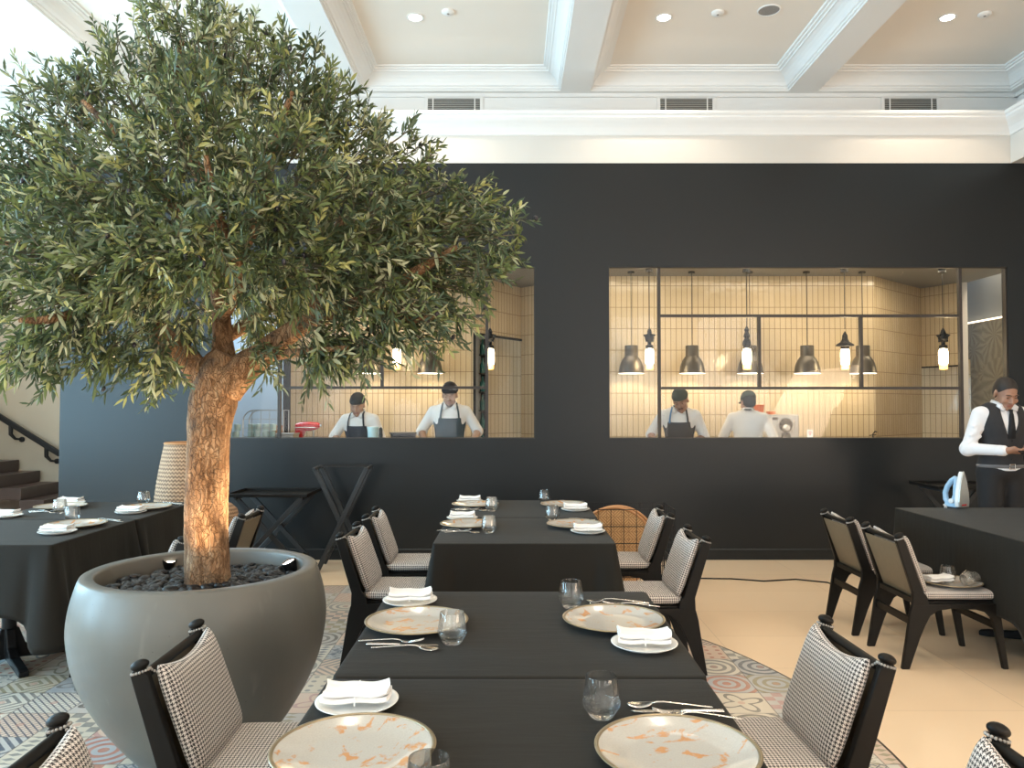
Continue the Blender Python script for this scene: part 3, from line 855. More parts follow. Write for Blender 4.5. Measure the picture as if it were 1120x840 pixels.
# glass bottle lamps with carved dark tops
BD = 9.0
def star_pts(r1, r2, n=5): return [(math.sin(PI*k/n)*(r1 if k % 2 == 0 else r2), math.cos(PI*k/n)*(r1 if k % 2 == 0 else r2)) for k in range(2*n)]
def bottle_lamp(px, lab, style):
    x = at(px, 400, BD).x
    t = thing('bottle_pendant_lamp', lab, 'pendant lamp', (x, BD, KC), 0, 'glowing bottle pendants')
    zz = lambda y: at(560, y, BD).z - KC
    MB().lathe([(.042, -.001), (.042, -.05), (.0005, -.052)], 20).build('canopy', M['metal_dark'], t)
    MB().tube([(0, 0, -.05), (0, 0, zz(360))], .004, 6).build('cord', M['metal_dark'], t)
    k_ = MB()
    if style == 'star':
        k_.lathe([(.0005, zz(358)), (.02, zz(361)), (.03, zz(364))], 14)
        k_.prism([(a, b_+zz(368.5)) for a, b_ in star_pts(.075, .042)], 'y', -.03, .03)
        k_.lathe([(.048, zz(366)), (.055, zz(371)), (.022, zz(374)), (.022, zz(377)), (.045, zz(378)), (.045, zz(381)), (.0005, zz(381))], 16)
    elif style == 'tiers':
        k_.lathe([(.0005, zz(356)), (.012, zz(358)), (.03, zz(361)), (.018, zz(363)), (.028, zz(365)), (.040, zz(368)), (.022, zz(370)), (.045, zz(373)), (.050, zz(377)), (.038, zz(379)), (.042, zz(381)), (.0005, zz(381))], 16)
    else:
        k_.lathe([(.0005, zz(362)), (.014, zz(364)), (.03, zz(367)), (.034, zz(371)), (.05, zz(374)), (.10, zz(377)), (.10, zz(378.5)), (.05, zz(379)), (.04, zz(382)), (.0005, zz(382))], 18)
    k_.build('carved_cap', M['metal_dark'], t, smooth=True)
    MB().lathe([(.0005, zz(381)), (.042, zz(382)), (.050, zz(385)), (.050, zz(395)), (.044, zz(399)), (.0005, zz(399))], 18).build('bulb', M['glow_warm'], t, smooth=True)
    MB().lathe([(.046, zz(398.6)), (.043, zz(404)), (.0005, zz(404.5))], 18).build('amber_tip', M['amber_glow'], t, smooth=True)
    l = bpy.data.lights.new('bottle_light', 'POINT'); l.energy = 2.5; l.color = (1, .75, .42); l.shadow_soft_size = .06
    lo = bpy.data.objects.new('bottle_light', l); C.objects.link(lo); lo.location = (x, BD-.12, zz(390)+KC)
M['amber_glow'] = emissive('amber_lamp_tip_glow', (1.0, 0.52, 0.04), 2.0)
bottle_lamp(710.5, 'glowing glass bottle lamp with star cap beside the leftmost right-window dome', 'star')
bottle_lamp(817, 'glowing glass bottle lamp with slim tiered cap before a dome pendant', 'tiers')
bottle_lamp(924.5, 'glowing glass bottle lamp with wide brimmed cap left of the last dome', 'brim')
bottle_lamp(1032, 'glowing glass bottle lamp with star cap, nearest to the waiter', 'star')
bottle_lamp(536, 'glowing glass bottle lamp with star cap right of the second chef', 'star')
bottle_lamp(434, 'glowing glass bottle lamp peeking below the olive leaves', 'tiers')

# stand mixer
mx = thing('stand_mixer', 'glossy red stand mixer on the kitchen counter', 'mixer', (at(333, 470, 8.95).x, 9.1, .90))
zt_ = at(333, 461, 9.1).z-.90
MB().loft([(-.15, 0, zt_-.075, .02, .02), (-.14, 0, zt_-.07, .05, .045), (-.08, 0, zt_-.06, .062, .056), (.03, 0, zt_-.058, .062, .056), (.11, 0, zt_-.05, .05, .042), (.145, 0, zt_-.045, .025, .02)], 20).build('motor_head', M['red_enamel'], mx, smooth=True)
MB().loft([(.145, 0, zt_-.045, .022, .02), (.165, 0, zt_-.045, .022, .02)], 16).build('front_cap', M['chrome'], mx, smooth=True)
MB().box(-.14, .10, -.064, .064, zt_-.072, zt_-.064).build('trim_band', M['chrome'], mx)
MB().prism([(-.14, .02), (-.06, .02), (-.055, .2), (-.02, zt_-.1), (-.14, zt_-.09), (-.15, .2)], 'y', -.045, .045).build('column', M['red_enamel'], mx, bevel=.012)
MB().box(-.16, .16, -.09, .09, 0, .035).build('base', M['red_enamel'], mx, bevel=.012)
MB().lathe([(.0005, .04), (.07, .04), (.10, .09), (.105, .2), (.108, .2), (.103, .09), (.072, .035), (.0005, .035)], 24, c=(.07, 0, 0)).build('bowl', M['steel'], mx, smooth=True)
MB().tube([(.07, 0, zt_-.1), (.07, 0, .12)], .012, 8).build('beater', M['chrome'], mx)
# steel tray crate, container, grinder
cr = at(314, 475, 8.75)
o = MB().box(-.10, .10, -.12, .12, 0, .255).box(-.11, .11, -.13, .13, .245, .262).build('steel_box', M['steel'], bevel=.006)
o.location = (cr.x-.01, 8.80, .90); tag(o, 'low steel box standing left of the red mixer', 'box')
o = MB().box(-.05, .05, -.05, .05, 0, .34).build('cutting_board_block', M['cane'], bevel=.01); o.location = (at(304.5, 475, 9.1).x-.02, 9.12, .9); tag(o, 'narrow wooden block at the end of the steel box', 'wooden block')
ct = thing('food_container', 'pale aqua food tub at the working hands of the capped chef', 'container', (at(408, 470, 7.85).x, 7.85, .9))
hh = at(408, 467.5, 7.85).z-.9
MB().lathe([(.0005, 0), (.046, 0), (.056, hh-.02), (.056, hh)], 24).build('tub', M['aqua_plastic'], ct, smooth=True)
MB().lathe([(.06, hh-.008), (.06, hh+.006), (.0005, hh+.008)], 24).build('lid', M['aqua_plastic'], ct, smooth=True)
gr = thing('pepper_grinder', 'small black grinder beside the aqua tub', 'grinder', (at(416.5, 470, 7.85).x, 7.85, .9))
MB().lathe([(.0005, 0), (.02, 0), (.018, .18), (.02, .26)], 14).build('body', M['metal_dark'], gr, smooth=True)
MB().lathe([(.021, .262), (.017, .30), (.017, .34), (.0005, .355)], 14).build('head', M['metal_dark'], gr, smooth=True)
pp = at(441, 478, 7.85)
o = MB().lathe([(.0005, 0), (.1, 0), (.13, .285), (.14, .29), (.14, .3), (.0005, .3)], 28).build('mixing_bowl', M['metal_dark'], smooth=True); o.location = (pp.x, 7.85, .9); tag(o, 'shallow dark bowl on the counter between the two left chefs', 'bowl')
# soft-serve machine
mc = thing('food_machine', 'boxy steel kitchen machine right of the chef seen from behind', 'machine', (at(852, 470, 9.1).x, 9.12, .9))
zt_ = at(852, 453.5, 9.0).z-.9; wm = .18
MB().box(-wm, wm, -.18, .18, .03, zt_).build('housing', M['steel'], mc, bevel=.012)
for sx in (-.14, .14):
    MB().lathe([(.02, 0), (.02, .03)], 10, c=(sx, -.12, 0)).build('foot', M['metal_dark'], mc)
MB().lathe([(.0005, 0), (.075, 0), (.08, .015), (.0005, .03)], 24, M=Matrix.Translation((.02, -.18, zt_-.12)) @ Matrix.Rotation(PI/2, 4, 'X')).build('drum_opening', M['metal_dark'], mc, smooth=True)
MB().lathe([(.0005, 0), (.028, .0), (.04, .04), (.03, .08), (.0005, .085)], 16, M=Matrix.Translation((.01, -.2, zt_-.15)) @ Matrix.Rotation(PI/2, 4, 'X')).build('spout', M['porcelain'], mc, smooth=True)
MB().tube([(.02, -.27, zt_-.17), (.06, -.28, zt_-.2), (.09, -.26, zt_-.13), (.10, -.24, zt_-.07)], .008, 8).build('lever', M['chrome'], mc, smooth=True)
MB().box(-.13, -.07, -.186, -.18, zt_-.06, zt_-.03).build('display', M['metal_dark'], mc)
MB().prism([(-.03, zt_-.27), (.06, zt_-.27), (.05, zt_-.22), (.03, zt_-.2), (0, zt_-.2), (-.02, zt_-.22)], 'y', -.25, -.18).build('drip_cup', M['metal_dark'], mc)
for (px, py, ww, hh, lab) in ((832, 444, .12, .115, 'tall orange tub on top of the steel machine'), (846.5, 450, .075, .035, 'low orange lid on top of the steel machine')):
    t = thing('plastic_tub', lab, 'tub', (at(px, py, 9.0).x, 9.1, .9+zt_+.002), 0)
    MB().prism([(-ww*.42, 0), (ww*.42, 0), (ww*.5, hh), (-ww*.5, hh)], 'y', -.05, .05).build('tub_body', M['orange_plastic'], t, bevel=.008)
    MB().box(-ww*.54, ww*.54, -.055, .055, hh-.012, hh).build('tub_rim', M['orange_plastic'], t, bevel=.003)
# machine top extends left so the tub stands on it
MB().box(-.36, -wm, -.15, .15, zt_-.02, zt_).box(-.36, -.34, -.15, .15, 0, zt_-.02).build('side_shelf', M['steel'], mc)
# small card in the window corner and a little tap
o = MB().box(-.028, .028, -.002, .002, 0, .08).build('notice_card', M['porcelain']); p = at(886, 479.5, WY+.06); o.location = (p.x, WY+.06, z0+.002)
tag(o, 'small white notice card standing in the right kitchen window corner', 'card')
q = MB(); q.tube([(.018*math.cos(a), -.003, .048+.014*math.sin(a)) for a in [PI*i/8 for i in range(9)]], .0035, 6); q.ball((0, -.003, .038), (.008, .002, .008), 8, 6)
q.build('printed_emblem', M['red_enamel'], o)
tp = thing('counter_tap', 'tiny dark tap on the sill of the right kitchen window', 'tap', (at(957, 479, WY+.12).x, WY+.16, z0-.262))
MB().tube([(0, 0, 0), (0, 0, .30), (.012, -.02, .325), (.012, -.05, .32)], .006, 8).build('spout', M['metal_dark'], tp, smooth=True)
MB().bar((-.035, 0, .285), (.03, 0, .292), .008, .008).build('handle', M['metal_dark'], tp)
# wine shelf in the passage left jamb
ws = thing('wine_shelf', 'dark bottle shelf in the doorway right of the second chef', 'shelf', (at(524, 400, KB+.3).x+.02, KB+.36, 0))
MB().box(-.10, .06, .14, .18, 0, 2.35).build('back_panel', M['metal_dark'], ws)
for q in range(9):
    MB().box(-.10, .06, -.04, .14, .2+q*.24, .215+q*.24).build('shelf_board', M['metal_dark'], ws)
wb = None
for q in range(9):
    for j, xx in enumerate((-.06, .02)):
        loc = (ws.location.x+xx, ws.location.y+.04, .216+q*.24)
        blab = 'teal glass bottle, ' + ('left' if j == 0 else 'right') + ' one on the ' + ('lowest', 'second lowest', 'third lowest', 'fourth lowest', 'middle', 'fourth highest', 'third highest', 'second highest', 'topmost')[q] + ' doorway shelf'
        if wb is None:
            wb = thing('wine_bottle', blab, 'bottle', loc, 0, 'bottles on the dark shelf')
            MB().lathe([(.0005, 0), (.032, 0), (.033, .11), (.014, .15), (.013, .195), (.0005, .197)], 14).build('bottle_body', M['shelf_teal'], wb, smooth=True)
        else: dup(wb, loc, (0, 0, 0), blab)
# dish racks in the left bay
dc = thing('dish_table', 'steel dish table behind the olive trunk in the left kitchen bay', 'table', (-3.0, 8.95, 0))
MB().box(-.75, .36, -.3, .3, .98, 1.02).build('tabletop', M['steel'], dc, bevel=.004)
for sx in (-.7, .3):
    for sy in (-.25, .25): MB().box(sx-.02, sx+.02, sy-.02, sy+.02, 0, .98).build('leg', M['steel'], dc)
rk = thing('dish_rack', 'round-topped wire rack in the left kitchen bay', 'rack', (-2.86, 8.85, 1.02))
q = MB()
for s_ in (-.1, .1):
    q.tube([(-.2, s_, 0), (-.2, s_, .28)] + [(-.2+.12-.12*math.cos(a), s_, .28+.12*math.sin(a)) for a in [PI/2*i/5 for i in range(1, 6)]] + [(.26, s_, .40), (.26, s_, 0)], .006, 6)
for zz in (.1, .2, .3): q.bar((-.2, -.1, zz), (.26, -.1, zz), .005, .005)
for xx in (-.1, 0, .1, .2): q.bar((xx, -.1, 0), (xx, -.1, .4), .005, .005)
for xx in (-.2, .26): q.bar((xx, -.1, .01), (xx, .1, .01), .006, .006)
q.build('wire_frame', M['steel'], rk)
rr = random.Random(3)
cp0 = None
for r_ in range(3):
    for c_ in range(7):
        loc = (-3.3+c_*.085+rr.uniform(-.01, .01), 8.7+.03*r_+ (0 if c_ < 3 else 0), 1.022+r_*.082)
        if c_ >= 3: loc = (loc[0]+.03, 8.85+.02*r_-.02, loc[2])
        clab = 'upturned glass cup behind the trunk, ' + ('bottom', 'middle', 'top')[r_] + ' layer, ' + ('leftmost', 'second from left', 'third from left', 'in the middle', 'third from right', 'second from right', 'rightmost')[c_]
        if cp0 is None:
            cp0 = thing('cup', clab, 'cup', loc, 0, 'stacked glass cups behind the trunk')
            MB().lathe([(.037, 0), (.037, .075), (.0005, .08)], 14).build('cup_body', M['aqua_plastic'], cp0, smooth=True)
        else: dup(cp0, loc, (0, 0, 0), clab)
# ================================================================== TABLES AND CLOTHS
def wrap_cloth(name, x0, x1, y0, y1, ztab, drop, tip, label, seed, group='black tablecloths', flare=.045, flat=()):
    rnd = random.Random(seed)
    rc = .018; per = []
    # perimeter points: (x, y, nx, ny, cornerness)
    step = .02
    def side(ax, ay, bx, by, nx, ny):
        L = math.hypot(bx-ax, by-ay); n = int(L/step)
        for i in range(n):
            f = i/n; per.append((ax+(bx-ax)*f, ay+(by-ay)*f, nx, ny, math.exp(-(min(f, 1-f)*L/.10)**2), 1 if f < .5 else -1))
    def corner(cx, cy, a0):
        for i in range(7):
            a = a0+PI/2*i/7
            per.append((cx+rc*math.cos(a), cy+rc*math.sin(a), math.cos(a), math.sin(a), 1.0, 0))
    side(x0+rc, y0, x1-rc, y0, 0, -1); corner(x1-rc, y0+rc, -PI/2)
    side(x1, y0+rc, x1, y1-rc, 1, 0); corner(x1-rc, y1-rc, 0)
    side(x1-rc, y1, x0+rc, y1, 0, 1); corner(x0+rc, y1-rc, PI/2)
    side(x0, y1-rc, x0, y0+rc, -1, 0); corner(x0+rc, y0+rc, PI)
    N = len(per); ph = [rnd.uniform(0, 6.28) for _ in range(4)]
    # smooth tip profile along the perimeter
    fr = [0, .012, .05, .14, .28, .45, .62, .80, .93, 1.0]
    vv = []; ff = []
    s = 0
    # inner ring of top (slightly inset) for softness
    rings = []
    for ins, dz in ((.014, 0.0), (.005, -.0004), (0, -.003)):
        rings.append([(x-nx*ins, y-ny*ins, ztab+dz) for (x, y, nx, ny, c, q) in per])
    for f in fr[1:]:
        ring = []
        for i, (x, y, nx, ny, c, q) in enumerate(per):
            s = i*step
            h = drop + (tip)*c**1.4
            wav = math.sin(s*9+ph[0])*.5 + math.sin(s*17+ph[1])*.3 + math.sin(s*29+ph[2])*.2
            wcor = c*(.075)
            near = math.exp(-((min(1, 1-c)-.55)/.25)**2) if 0 < c < .98 else 0
            off = (flare*.55*f + flare*.6*f*(.5+.5*wav) + wcor*f - near*.035*f)
            ox = off*(.12 if (nx > .3 and 'E' in flat) or (nx < -.3 and 'W' in flat) else 1)
            oy = off*(.04 if (ny > .01 and 'N' in flat) or (ny < -.01 and 'S' in flat) else 1)
            ring.append((x+nx*ox, y+ny*oy, ztab-.003-h*f))
        rings.append(ring)
    for r_ in rings: vv += r_
    for k_ in range(len(rings)-1):
        for i in range(N):
            j = (i+1) % N
            ff.append((k_*N+i, k_*N+j, (k_+1)*N+j, (k_+1)*N+i))
    cx, cy = (x0+x1)/2, (y0+y1)/2
    base = len(vv); prev = 0
    for sc_ in (.75, .5, .25):
        st = len(vv)
        vv += [(cx+(p[0]-cx)*sc_, cy+(p[1]-cy)*sc_, ztab) for p in rings[0]]
        for i in range(N):
            j = (i+1) % N; ff.append((prev+j, prev+i, st+i, st+j))
        prev = st
    vv.append((cx, cy, ztab)); ci = len(vv)-1
    for i in range(N): ff.append((prev+(i+1) % N, prev+i, ci))
    o = MB().add(vv, ff).build(name, M['cloth'], smooth='all')
    sd = o.modifiers.new('thick', 'SOLIDIFY'); sd.thickness = .0022; sd.offset = -1
    return tag(o, label, 'tablecloth', group)
def cross_table(x0, x1, y0, y1, label):
    cx, cy = (x0+x1)/2, (y0+y1)/2
    t = thing('dining_table', label, 'table', (cx, cy, 0), 0, 'pedestal dining tables')
    MB().box(x0-cx+.006, x1-cx-.006, y0-cy+.006, y1-cy-.006, .715, .744).build('tabletop', M['wood_black'], t, bevel=.004)
    MB().box(-.2, .2, -.2, .2, .69, .7145).build('top_plate', M['metal_dark'], t)
    MB().tube([(0, 0, .06), (0, 0, .69)], .038, 20).build('column', M['metal_dark'], t, smooth=True)
    for k_ in range(4):
        a = PI/4+k_*PI/2
        Mx = Matrix.Rotation(a, 4, 'Z')
        MB().prism([(.02, .03), (.30, .0), (.345, .0), (.345, .03), (.30, .04), (.15, .06), (.08, .10), (.045, .2), (.02, .2)], 'y', -.025, .025, M=Mx).build('foot', M['metal_dark'], t, bevel=.006)
    return t
ZT = .75
tabs = [('near', -.485, .512, 1.09, 2.052, 'nearest dining table under black cloth at the front of the picture'),
        ('second', -.478, .519, 2.060, 3.005, 'second dining table from the camera, joined to the nearest one'),
        ('third', -.415, .545, 4.04, 4.965, 'third dining table in the centre row, front half of the far pair'),
        ('fourth', -.415, .550, 4.972, 5.89, 'fourth dining table in the centre row, closest to the kitchen'),
        ('left_near', -3.385, -2.385, 4.0, 4.89, 'dining table at the far left, its corner behind the planter'),
        ('left_far', -3.385, -2.375, 4.897, 5.79, 'dining table at the far left, below the teal end of the wall'),
        ('right', 2.71, 3.80, 4.02, 5.47, 'dining table at the right in front of the waiter, carrying the iron')]
cl_lab = ['plain black tablecloth over the nearest table at the bottom of the picture',
          'black tablecloth over the second table, behind the cross seam',
          'black tablecloth with long dark front drape on the far centre pair',
          'black tablecloth on the centre table closest to the kitchen wall',
          'black tablecloth with bluish sheen on the left table behind the planter',
          'black tablecloth on the left table below the teal wall end',
          'black tablecloth on the right table with the steam iron']
for i, (nm, x0, x1, y0, y1, lab) in enumerate(tabs):
    cross_table(x0, x1, y0, y1, lab)
    if nm in ('near', 'second', 'third', 'fourth'): fl = .03
    else: fl = .045
    fs = {'near': 'N', 'second': 'S', 'third': 'N', 'fourth': 'S', 'left_near': 'N', 'left_far': 'S', 'right': 'W'}[nm]
    wrap_cloth('tablecloth', x0, x1, y0, y1, ZT+(.0006 if i % 2 else 0), (.45 if nm == 'right' else .36), (.12 if nm == 'right' else .17), cl_lab[i], i+3, flare=fl, flat=fs)

# ================================================================== CHAIRS
def pillow(w, h, t, nu=22, nv=20, p=7, dip=0, side=.55, taper=0):
    # local: u across x (width w), v along z (0..h), bulging in +-y ; returns MB
    def cs(n): return [-math.cos(PI*i/n) for i in range(n+1)]
    us = cs(nu); vs_ = cs(nv)
    vv = []; ff = []
    def r(a): return max(0., 1-abs(a)**p)**(1/2.2)
    idx = {}
    for sgn in (1, -1):
        for i, u in enumerate(us):
            for j, v in enumerate(vs_):
                edge = i in (0, nu) or j in (0, nv)
                if edge and sgn == -1: idx[(sgn, i, j)] = idx[(1, i, j)]; continue
                # squircle the outline a little
                k_ = 1-.035*(abs(u)**6)*(abs(v)**6)
                x = u*w/2*k_*(1+taper*v)
                top = h - dip*(1-u*u)**1.0
                z = (v*k_*.5+.5)*top
                yy = sgn*t/2*r(u)*r(v)
                idx[(sgn, i, j)] = len(vv); vv.append((x, yy, z))
    for sgn in (1, -1):
        for i in range(nu):
            for j in range(nv):
                q = (idx[(sgn, i, j)], idx[(sgn, i+1, j)], idx[(sgn, i+1, j+1)], idx[(sgn, i, j+1)])
                q2 = []
                for a in q:
                    if a not in q2: q2.append(a)
                if len(q2) > 2: ff.append(tuple(q2))
    return MB().add(vv, ff)
def xf(o, Mx):
    o.data.transform(Mx); o.data.update(); return o
TILT = math.atan2(.115, .32)
def make_chair(label):
    t = thing('dining_chair', label, 'chair', (0, 0, 0), 0, None)
    W = .205                     # half spacing of the side frames
    post = [(-.322, .715), (-.312, .733), (-.288, .735), (-.272, .715), (-.172, .43), (-.15, .40), (-.14, .36), (-.235, .345), (-.232, .42)]
    rleg = [(-.236, .352), (-.14, .362), (-.02, .362), (-.02, .335), (-.09, .325), (-.135, .295), (-.165, .24), (-.195, .17), (-.255, 0), (-.298, 0), (-.268, .18), (-.25, .30)]
    fleg = [(-.021, .362), (.235, .362), (.252, .345), (.262, .29), (.298, 0), (.268, 0), (.222, .235), (.205, .285), (.175, .315), (.12, .33), (-.021, .335)]
    for s in (-1, 1):
        y0, y1 = s*W-.013, s*W+.013
        bpost = MB().prism(post, 'y', y0, y1).build('back_post', M['wood_black'], t, bevel=.004)
        MB().prism(rleg, 'y', y0+.0005, y1-.0005).build('leg', M['wood_black'], t, bevel=.004)
        MB().prism(fleg, 'y', y0+.0005, y1-.0005).build('leg', M['wood_black'], t, bevel=.004)
        # rounded peg on the post top, with the fabric loop below it
        Mx = Matrix.Translation((-.300, s*W, .742)) @ Matrix.Rotation(-TILT, 4, 'Y')
        kb = MB(); kb.ball((0, 0, 0), (.027, .019, .0155), 16, 10, M=Mx.to_3x3().to_4x4()); xfv = [(a+(-.300), b_+s*W, c_+.742) for a, b_, c_ in kb.v]; kb.v = xfv
        kb.build('post_peg', M['wood_black'], bpost, smooth='all')
        lp = MB(); nb = 18
        for q in range(nb):
            a = 2*PI*q/nb
            lp.ball((-.297+.025*math.cos(a), s*W+.018*math.sin(a), .725+.008*math.cos(a)), .0042, 6, 5)
        for q in range(4): lp.ball((-.272+q*.006, s*(W-.014-.004*q), .725-.005*q), .0042, 6, 5)
        lp.build('fabric_loop', M['loop'], bpost, smooth='all')
    MB().loft([(-.205+.013, -.289, .712, .014, .014), (.205-.013, -.289, .712, .014, .014)], 12, M=Matrix(((0,1,0,0),(1,0,0,0),(0,0,1,0),(0,0,0,1)))).build('top_rail', M['wood_black'], t, smooth=True)
    for (xx, zz, w_, h_, nm) in ((-.235, .262, .018, .042, 'stretcher'), (.245, .235, .018, .04, 'stretcher'), (-.20, .375, .05, .03, 'seat_rail'), (.225, .344, .022, .036, 'seat_rail')):
        MB().box(xx-w_/2, xx+w_/2, -W+.012, W-.012, zz-h_/2, zz+h_/2).build(nm, M['wood_black'], t, bevel=.003)
    MB().box(-.19, .235, -W+.012, W-.012, .345, .372).build('seat_board', M['wood_black'], t, bevel=.004)
    # leather back panel
    bp = MB().box(-.008, .000, -W+.014, W-.014, 0, .335)
    o = bp.build('back_panel', M['leather'], t, bevel=.003)
    xf(o, Matrix.Translation((-.190, 0, .38)) @ Matrix.Rotation(-TILT, 4, 'Y'))
    # cushions
    sc = pillow(.40, .455, .058, p=9, side=.5)
    o = sc.build('seat_cushion', M['hound'], t, smooth='all', boxuv=True)
    # z(0..h)->x, x->y, y->z
    xf(o, Matrix(((0,0,1,-.178),(1,0,0,0),(0,1,0,.402),(0,0,0,1))))
    bc = pillow(.385, .345, .062, p=6, dip=.038)
    o = bc.build('back_cushion', M['hound'], t, smooth='all', boxuv=True)
    xf(o, Matrix.Translation((-.142, 0, .418)) @ Matrix.Rotation(-TILT, 4, 'Y') @ Matrix.Rotation(PI/2, 4, 'Z'))
    return t
M['loop'] = simple('black_and_cream_cord', (0.34, 0.31, 0.28), .8, nscale=150, namp=.9)
chairs = [(-.75, 2.39, 0, 'houndstooth chair at the nearest table, left side in front of the planter', 1),
          (-.745, 1.61, 0, 'houndstooth chair cut off at the bottom left corner', 2),
          (.775, 2.43, PI, 'houndstooth chair at the right side of the front table, fully showing its backrest', 1),
          (.79, 1.55, PI, 'houndstooth chair cut off at the bottom right corner', -1),
          (-.665, 4.55, 0, 'houndstooth chair left of the far centre pair, the one nearer the camera', -1),
          (-.67, 5.30, 0, 'houndstooth chair left of the far centre pair, the one nearer the wall', 1),
          (.765, 4.44, PI, 'houndstooth chair right of the far centre pair, the one nearer the camera', 1),
          (.765, 5.36, PI, 'houndstooth chair in front of the rattan discs, right of the far centre pair', -1),
          (-2.095, 5.31, PI, 'chair showing its taupe back beside the trunk, right side of the left table', 1),
          (-2.105, 4.42, PI, 'chair mostly hidden by the planter, right side of the left table', 1),
          (2.475, 4.545, 0, 'chair with taupe leather back carrying a plate and a glass on its seat', 0),
          (2.475, 5.17, 0, 'chair with taupe leather back, farther of the two at the right table', 0)]
ch0 = None
for (x, y, rz, lab, jt) in chairs:
    rz2 = rz + R(jt*1.2)
    if ch0 is None:
        ch0 = make_chair(lab); ch0.location = (x, y, 0); ch0.rotation_euler = (0, 0, rz2); ch0['group'] = 'houndstooth dining chairs'
    else: dup(ch0, (x, y, 0), (0, 0, rz2), lab)

# ================================================================== TABLEWARE
def make_charger(r=.168):
    t = thing('charger_plate', None, 'plate')
    pr = [(.0005, .004), (r*.55, .004), (r*.66, .0055), (r*.80, .012), (r*.93, .0185), (r*.985, .021), (r, .0205), (r*.99, .0185), (r*.93, .0150), (r*.80, .008), (r*.66, .0015), (r*.5, .0003), (.0005, .0003)]
    MB().lathe(pr, 64).build('dish', M['plate'], t, smooth='all')
    rm = []
    MB().lathe([(r*.978+.0042*math.cos(a)*1.1, .0205+.0024*math.sin(a)) for a in [2*PI*i/8 for i in range(9)]], 64).build('rim', M['gold_rim'], t, smooth='all')
    return t
def make_side_plate(r=.099):
    t = thing('side_plate', None, 'plate')
    pr = [(.0005, .003), (r*.6, .003), (r*.72, .005), (r*.95, .014), (r, .0155), (r*.995, .0135), (r*.75, .002), (r*.6, .0002), (.0005, .0002)]
    MB().lathe(pr, 48).build('dish', M['porcelain'], t, smooth='all')
    MB().lathe([(r*.60, .0002), (r*.60, -.0), (r*.56, 0), (r*.56, .0005)], 40).build('foot_ring', M['porcelain'], t, smooth='all')
    return t
def make_napkin():
    t = thing('napkin', None, 'napkin')
    L, Wd = .155, .088
    def layer(z0_, th, curl, ins, seed):
        rnd = random.Random(seed)
        nx, ny = 16, 12
        vv = []; ff = []
        for top in (1, 0):
            for i in range(nx+1):
                for j in range(ny+1):
                    u = i/nx*2-1; v = j/ny*2-1
                    x = u*(L/2-ins); y = v*(Wd/2-ins*.6)
                    z = z0_ + (th if top else 0) + curl*abs(u)**2.4*(1+.35*v*(1 if u < 0 else .2)) + .0015*math.sin(u*5+seed)+.001*math.sin(v*7+seed)
                    if top and abs(v) > .9: z -= th*.35
                    if not top and abs(v) > .9: z += th*.35
                    vv.append((x+.004*math.sin(v*2+seed), y+.003*math.sin(u*3+seed), z))
        n1 = (nx+1)*(ny+1)
        for i in range(nx):
            for j in range(ny):
                a = i*(ny+1)+j
                ff.append((a, a+ny+1, a+ny+2, a+1)); ff.append((n1+a, n1+a+1, n1+a+ny+2, n1+a+ny+1))
        for i in range(nx):
            for j in (0, ny):
                a = i*(ny+1)+j; ff.append((a, a+ny+1, n1+a+ny+1, n1+a))
        for j in range(ny):
            for i in (0, nx):
                a = i*(ny+1)+j; ff.append((a, a+1, n1+a+1, n1+a))
        return vv, ff
    b1 = MB()
    for k_, (zz, th, cu, ins) in enumerate(((0, .0125, .005, 0), (.0128, .0135, .008, .002))):
        b1.add(*layer(zz, th, cu, ins, k_+1))
    fc = b1.build('folded_cloth', M['napkin'], t, smooth=True)
    bd = MB(); e = .0015
    bd.box(-.0016, .0016, -Wd/2-e, Wd/2+e, .0262, .0276).box(-.0016, .0016, -Wd/2-e-.001, -Wd/2-e+.0005, -.001, .0272).box(-.0016, .0016, Wd/2+e-.0005, Wd/2+e+.001, -.001, .0272)
    bd.build('band', M['napkin'], fc)
    return t
def make_glass():
    t = thing('tumbler', None, 'glass')
    n = 10
    # faceted foot, round lip
    def ring(r, z, fac, N=40):
        out = []
        for k_ in range(N):
            a = 2*PI*k_/N
            s = (a+PI/n) % (2*PI/n) - PI/n
            f = math.cos(PI/n)/math.cos(s)
            out.append((r*(1-fac+fac*f)*math.cos(a), r*(1-fac+fac*f)*math.sin(a), z))
        return out
    N = 40
    rings = [ring(.0005, 0, 0), ring(.026, 0, .6), ring(.029, .003, .8), ring(.0455, .030, 1.0), ring(.0450, .036, .8), ring(.0405, .065, .3), ring(.0365, .092, 0), ring(.0360, .0938, 0), ring(.0350, .0938, 0), ring(.0346, .092, 0),
             ring(.0385, .065, 0), ring(.0428, .036, 0), ring(.0425, .031, 0), ring(.034, .019, 0), ring(.022, .0135, 0), ring(.0005, .0125, 0)]
    vv = [p for r_ in rings for p in r_]; ff = []
    for i in range(len(rings)-1):
        for k_ in range(N):
            j = (k_+1) % N
            ff.append((i*N+k_, i*N+j, (i+1)*N+j, (i+1)*N+k_))
    bm_ = MB().add(vv, ff)
    bm_.build('glass_body', M['glass'], t, smooth=True)
    return t
def make_spoon():
    t = thing('spoon', None, 'spoon')
    secs = []
    for q in range(13):
        f = q/12; x = -.10+.062*f; wv = .0205*math.sqrt(max(0.003, 1-(2*f-1)**2))*(1.05-.2*f)
        secs.append((x, 0, .006-.004*math.sin(PI*f)+.004*f, wv, .0016))
    MB().loft(secs, 16).build('bowl', M['chrome'], t, smooth='all')
    MB().loft([(-.040, 0, .0102, .0048, .0018), (-.03, 0, .012, .0032, .002), (-.01, 0, .0125, .0028, .002), (.04, 0, .0085, .0036, .0018), (.085, 0, .0045, .0052, .0017), (.10, 0, .0035, .0056, .0017), (.103, 0, .0033, .004, .0014)], 12).build('handle', M['chrome'], t, smooth='all')
    return t
